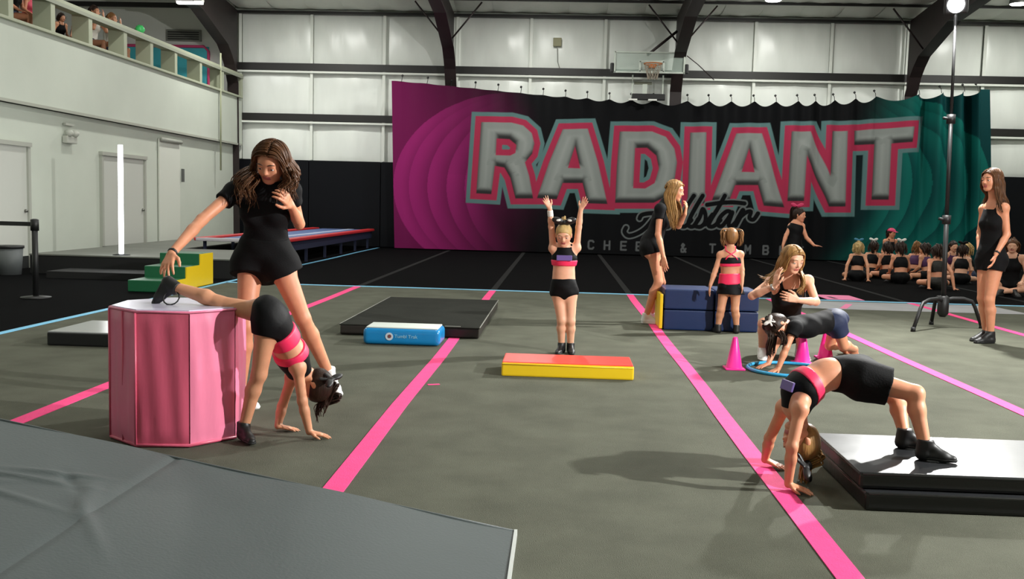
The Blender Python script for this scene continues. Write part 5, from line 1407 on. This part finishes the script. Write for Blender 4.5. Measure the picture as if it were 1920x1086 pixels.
# ------------------------------------------------------------------ background people
def seated(label, group, x, y, z0, ang, s, hair_m, top_m, bot_m, skin, arms='down', kind=KID, h=.013, chair=False, bow=None, hairlen=.6, cap=None, lean=.08):
    """person sitting; ang: facing (0 = towards -y, i.e. the camera)"""
    S = scaled(kind, s); ca, sa = math.cos(ang), math.sin(ang); U = (1.0 if kind is KID else 1.5)*s
    def w(a, f, z):   # a: to the person's image-left..right when facing the camera, f: forward
        return V3(x+a*ca+f*sa, y+a*sa-f*ca, z0+z)
    zp = .10*U if not chair else .5*s
    J = dict(pel=w(0, 0, zp), chest=w(0, lean*.6, zp+.22*U), neck=w(0, lean, zp+.34*U), shA=w(-.105*U, lean, zp+.31*U), shB=w(.105*U, lean, zp+.31*U),
             front=w(0, 1, 0)-w(0, 0, 0), hipfront=w(0, 1, 0)-w(0, 0, 0), lat=w(1, 0, 0)-w(0, 0, 0))
    if chair:
        J.update(knA=w(-.1, .42*s, zp), knB=w(.1, .42*s, zp), anA=w(-.1, .42*s, .08), anB=w(.1, .42*s, .08))
    else:
        J.update(knA=w(-.2*U, .17*U, .09*U), knB=w(.2*U, .17*U, .09*U), anA=w(.06*U, .25*U, .05*U), anB=w(-.06*U, .30*U, .045*U))
    if arms == 'down':
        J.update(elA=w(-.15*U, .06*U, zp+.14*U), elB=w(.15*U, .06*U, zp+.14*U), wrA=w(-.12*U, .18*U, zp+.06*U), wrB=w(.12*U, .18*U, zp+.06*U))
        hd = {'A': (w(.1, .4, -.1)-w(0, 0, 0), (0, 0, -1), 1, .3), 'B': (w(-.1, .4, -.1)-w(0, 0, 0), (0, 0, -1), -1, .3)}
    elif arms == 'face':
        J.update(elA=w(-.12*U, .16*U, zp+.18*U), elB=w(.12*U, .16*U, zp+.18*U), wrA=w(-.06*U, .17*U, zp+.36*U), wrB=w(.06*U, .17*U, zp+.36*U))
        hd = {'A': (w(.02, .0, 1)-w(0, 0, 0), w(.5, -.8, 0)-w(0, 0, 0), 1, .3), 'B': (w(-.02, 0, 1)-w(0, 0, 0), w(-.5, -.8, 0)-w(0, 0, 0), -1, .3)}
    else:   # back: leaning on the hands behind
        J.update(elA=w(-.16*U, -.08*U, zp+.16*U), elB=w(.16*U, -.08*U, zp+.16*U), wrA=w(-.18*U, -.16*U, .03), wrB=w(.18*U, -.16*U, .03))
        hd = {'A': (w(-.3, -.9, 0)-w(0, 0, 0), (0, 0, -1), 1, .1), 'B': (w(.3, -.9, 0)-w(0, 0, 0), (0, 0, -1), -1, .1)}
    ft = {'A': (w(.5, .8, 0)-w(0, 0, 0), Z), 'B': (w(-.5, .8, 0)-w(0, 0, 0), Z)}
    hc = w(0, lean+.03, zp+.34*U+S['hh']*.62)
    p = Person(label, J, S, h, skin, (hc, w(0, 1, -.1)-w(0, 0, 0), Z), group)
    p.root.location.z = z0 if z0 > 0 else 0
    p.build(hd, ft, face=False)
    p.tank(top_m, hem=.0 if kind is not KID else .45, top=.9, infl=.012, name='top') if arms != 'face' else p.tee(top_m, hem=0, infl=.014)
    p.shorts(bot_m, top=.2, leg=.35, infl=.012)
    for sd in 'AB': shoe(p.root, J['an'+sd], ft[sd][0], Z, S, c_shoe, c_sole, h)
    H = p.H; L = -hairlen
    g = [([H(0, -.1, .5), H(-.36, -.1, .2), H(-.4, -.25, -.2), H(-.3, -.35, L)], .02, .03, 12), ([H(0, -.1, .5), H(.36, -.1, .2), H(.4, -.25, -.2), H(.3, -.35, L)], .02, .03, 12),
         ([H(0, -.3, .42), H(0, -.55, .1), H(0, -.5, -.3), H(0, -.45, L)], .05, .05, 16)]
    p.hair(hair_m, g, wave=.008, thick=.016, seed=int(x*100) % 97)
    if bow is not None: p.bow(H(0, -.3, .62), w(1, 0, 0)-w(0, 0, 0), Z, .085, bow)
    if cap is not None:
        pr = [Prim('ell', H(0, -.06, .16), ra=nv((.40, .47, .38))*S['hh'], k=.01, M=p.B, clips=[(H(0, 0, .2), -p.B[:, 2])]),
              Prim('cone', H(0, .3, .22), H(0, .62, .2), S['hh']*.22, S['hh']*.2, .01, p.B[:, 2], .15)]
        sdf_obj('baseball_cap', pr, .008, cap, p.root)
    return p
c_mag = mat('magenta_cap', (196, 40, 90), .6); c_seq = mat('sparkly_black_sequin', (40, 40, 36), .25, .5, bump=1.0, bscale=90)
c_plum = mat('plum_cloth', (70, 30, 74), .7); c_tealb = mat('teal_bow', (50, 120, 150), .5); c_grey = mat('grey_tee', (150, 150, 158), .8); c_white = mat('white_tee', (220, 218, 208), .8)
c_pkt = mat('coral_pink_tee', (228, 92, 116), .7)
GR = 'seated children by the teal end of the banner'
def fx_(px, py): q = FL(px, py); return float(q[0]), float(q[1])
crowd = [  # px, py of the seat on the floor, facing, scale, hair, top, bottom, skin, arms, bow, label
 (1606, 527, math.pi*.9, 1.12, h_light, c_blk2, c_blk2, sk_md, 'back', c_tealb, 'blonde child in black crop top sitting leftmost with back turned'),
 (1632, 521, math.pi*.8, 1.1, h_dark, c_blk2, c_blk2, sk_md, 'down', c_sock, 'dark haired child with tilted white bow sitting beside the blonde one'),
 (1664, 524, math.pi*1.05, 1.1, h_dark, c_blk, c_blk2, sk_tan, 'down', None, 'dark haired child sitting below the adult in the magenta cap'),
 (1688, 532, math.pi*1.0, 1.16, h_dark, c_blk2, c_blk2, sk_tan, 'down', c_sock, 'dark haired child with a large white bow seen from behind'),
 (1712, 523, math.pi*.75, 1.1, h_ginger, c_plum, c_blk2, sk_tan, 'down', None, 'brown haired child in plum top sitting in profile'),
 (1738, 527, math.pi*1.2, 1.1, h_dark, c_plum, c_blk2, sk_md, 'down', None, 'dark haired child in plum top behind the sequinned child'),
 (1757, 543, math.pi*1.0, 1.16, h_dark, c_seq, c_seq, sk_tan, 'back', None, 'child in sparkling black sequins leaning back on both hands'),
 (1778, 520, 0.2, 1.14, h_dark, c_plum, c_blk2, sk_lt, 'down', None, 'child facing the camera right behind the stand pole'),
 (1800, 533, math.pi*.85, 1.12, h_dark, c_blk2, c_blk2, sk_lt, 'down', c_blk2, 'dark haired child with bare back sitting right of the stand pole'),
 (1818, 527, math.pi*1.3, 1.1, h_light, c_blk2, c_navy, sk_md, 'down', None, 'fair haired child sitting just left of the standing coach'),
]
for (px, py, ang, s, hm, tm, bm_, sk, arms, bw, lab) in crowd:
    x, y = fx_(px, py); seated(lab, GR, x, y, 0, ang, s, hm, tm, bm_, sk, arms, bow=bw, h=.012)
# adult with magenta cap kneeling behind the children
x, y = fx_(1660, 512)
seated('adult in a magenta cap sitting high behind the group of children', GR, x, y, .12, .5, .92, h_dark, c_blk, c_blk, sk_tan, 'down', ADULT, .014, cap=c_mag)
bx_ = box('seat_cube', (x, y, .09), (.5, .5, .18), m_blkv, None, bevel=.02); tag(bx_, 'low black foam cube under the adult in the magenta cap', 'foam block')
# person sitting behind the standing coach, legs stretched to the blue edge
x, y = fx_(1893, 553)
pz = seated('person in black sitting behind the standing coach at the right edge', None, x, y, 0, -.5, 1.0, h_brown, c_blk, c_blk2, sk_lt, 'down', ADULT, .012)

# dancer in the shadow before the banner
def dancer():
    S = scaled(KID, 1.18); Y = 15.2
    q = P(1490, 434, Y)
    J = dict(pel=P(1487, 462, Y), chest=P(1491, 430, Y), neck=P(1495, 417, Y), shA=P(1483, 424, Y), shB=P(1504, 424, Y), elA=P(1474, 441, Y-.05), wrA=P(1468, 460, Y-.1),
             elB=P(1512, 446, Y-.05), wrB=P(1526, 460, Y-.15), hiA=P(1481, 468, Y), hiB=P(1493, 468, Y), knA=P(1478, 505, Y-.05), knB=P(1497, 505, Y-.05), front=(.5, -.8, 0), hipfront=(.5, -.8, 0))
    J['anA'] = V3(J['knA'][0]-.03, Y, .065); J['anB'] = V3(J['knB'][0]+.03, Y, .065)
    p = Person('child with red bow standing in the shadow in front of the banner', J, S, .011, sk_tan, (P(1499, 403, Y-.02), (.8, -.5, -.1), Z))
    p.build({'A': ((-.1, 0, -1), (1, 0, 0), 1, .2), 'B': ((.9, 0, -.1), (0, 0, -1), -1, .1)}, {'A': ((.3, -.95, 0), Z), 'B': ((.5, -.8, 0), Z)}, face=False)
    p.tank(c_blk2, hem=.0, top=.9, infl=.01); p.shorts(c_blk2, top=.2, leg=.4)
    for sd in 'AB': shoe(p.root, J['an'+sd], (.4, -.9, 0), Z, S, c_shoe, c_sole, .011)
    H = p.H
    p.hair(h_dark, [([H(0, -.3, .45), H(0, -.55, .4), H(-.1, -.6, -.3), H(-.2, -.5, -1.1)], .03, .04, 24)], wave=.008, thick=.014, seed=31)
    p.bow(H(0, -.25, .6), (1, 0, 0), Z, .1, c_mag)
dancer()

# spectators at the balcony rail, on a bench
GB = 'spectators seated behind the balcony railing'
zf = 3.75
rs = box('riser', (-9.75, 18.0, zf-.18), (1.5, 5.2, .34), m_frame); tag(rs, 'grey riser under the spectators on the balcony', 'riser')
bench = thing('bench', 'long grey bench behind the balcony railing under the spectators', 'bench', (-9.52, 18.0, zf))
box('seat', (-9.6, 18.0, zf+.40), (.36, 4.6, .05), m_frame, bench, bevel=.01)
for y in (15.9, 18.0, 20.1): box('leg', (-9.6, y, zf+.19), (.3, .06, .38), m_girt, bench)
for (y, ang, s, hm, tm, sk, arms, lab) in (
    (16.3, math.pi/2, .95, h_dark, c_blk, sk_tan, 'down', 'dark clothed spectator behind the leftmost balcony bay'),
    (16.8, math.pi/2, .92, h_dark, c_pkt, sk_tan, 'down', 'spectator in a coral pink top behind the balcony railing'),
    (17.85, 1.2, .66, h_dark, c_blk, sk_md, 'down', 'small dark haired spectator looking through the second balcony bay'),
    (19.1, 1.3, .98, h_dark, c_white, sk_md, 'face', 'spectator in white tee with hands at face above the railing'),
    (19.85, 1.3, .98, h_ginger, c_white, sk_md, 'face', 'second spectator in white tee resting chin on hand over railing'),
    (18.4, 1.5, .70, h_ginger, c_grey, sk_lt, 'down', 'spectator in grey tee half hidden behind a railing post')):
    seated(lab, GB, -9.5, y, zf, ang, s, hm, tm, c_navy, sk, arms, ADULT, .014, chair=True)
bm = bmesh.new(); bmesh.ops.create_icosphere(bm, subdivisions=3, radius=.09)
for v in bm.verts: v.co *= 1+.16*math.sin(v.co.x*90)*math.sin(v.co.y*80+v.co.z*70)
o = link('pompom', bm_mesh(bm), mat('bright_green_foil', (70, 205, 110), .4), None, True); o.location = (XRL-.06, 19.75, 4.648)
tag(o, 'bright green pompom resting on the balcony rail', 'pompom')
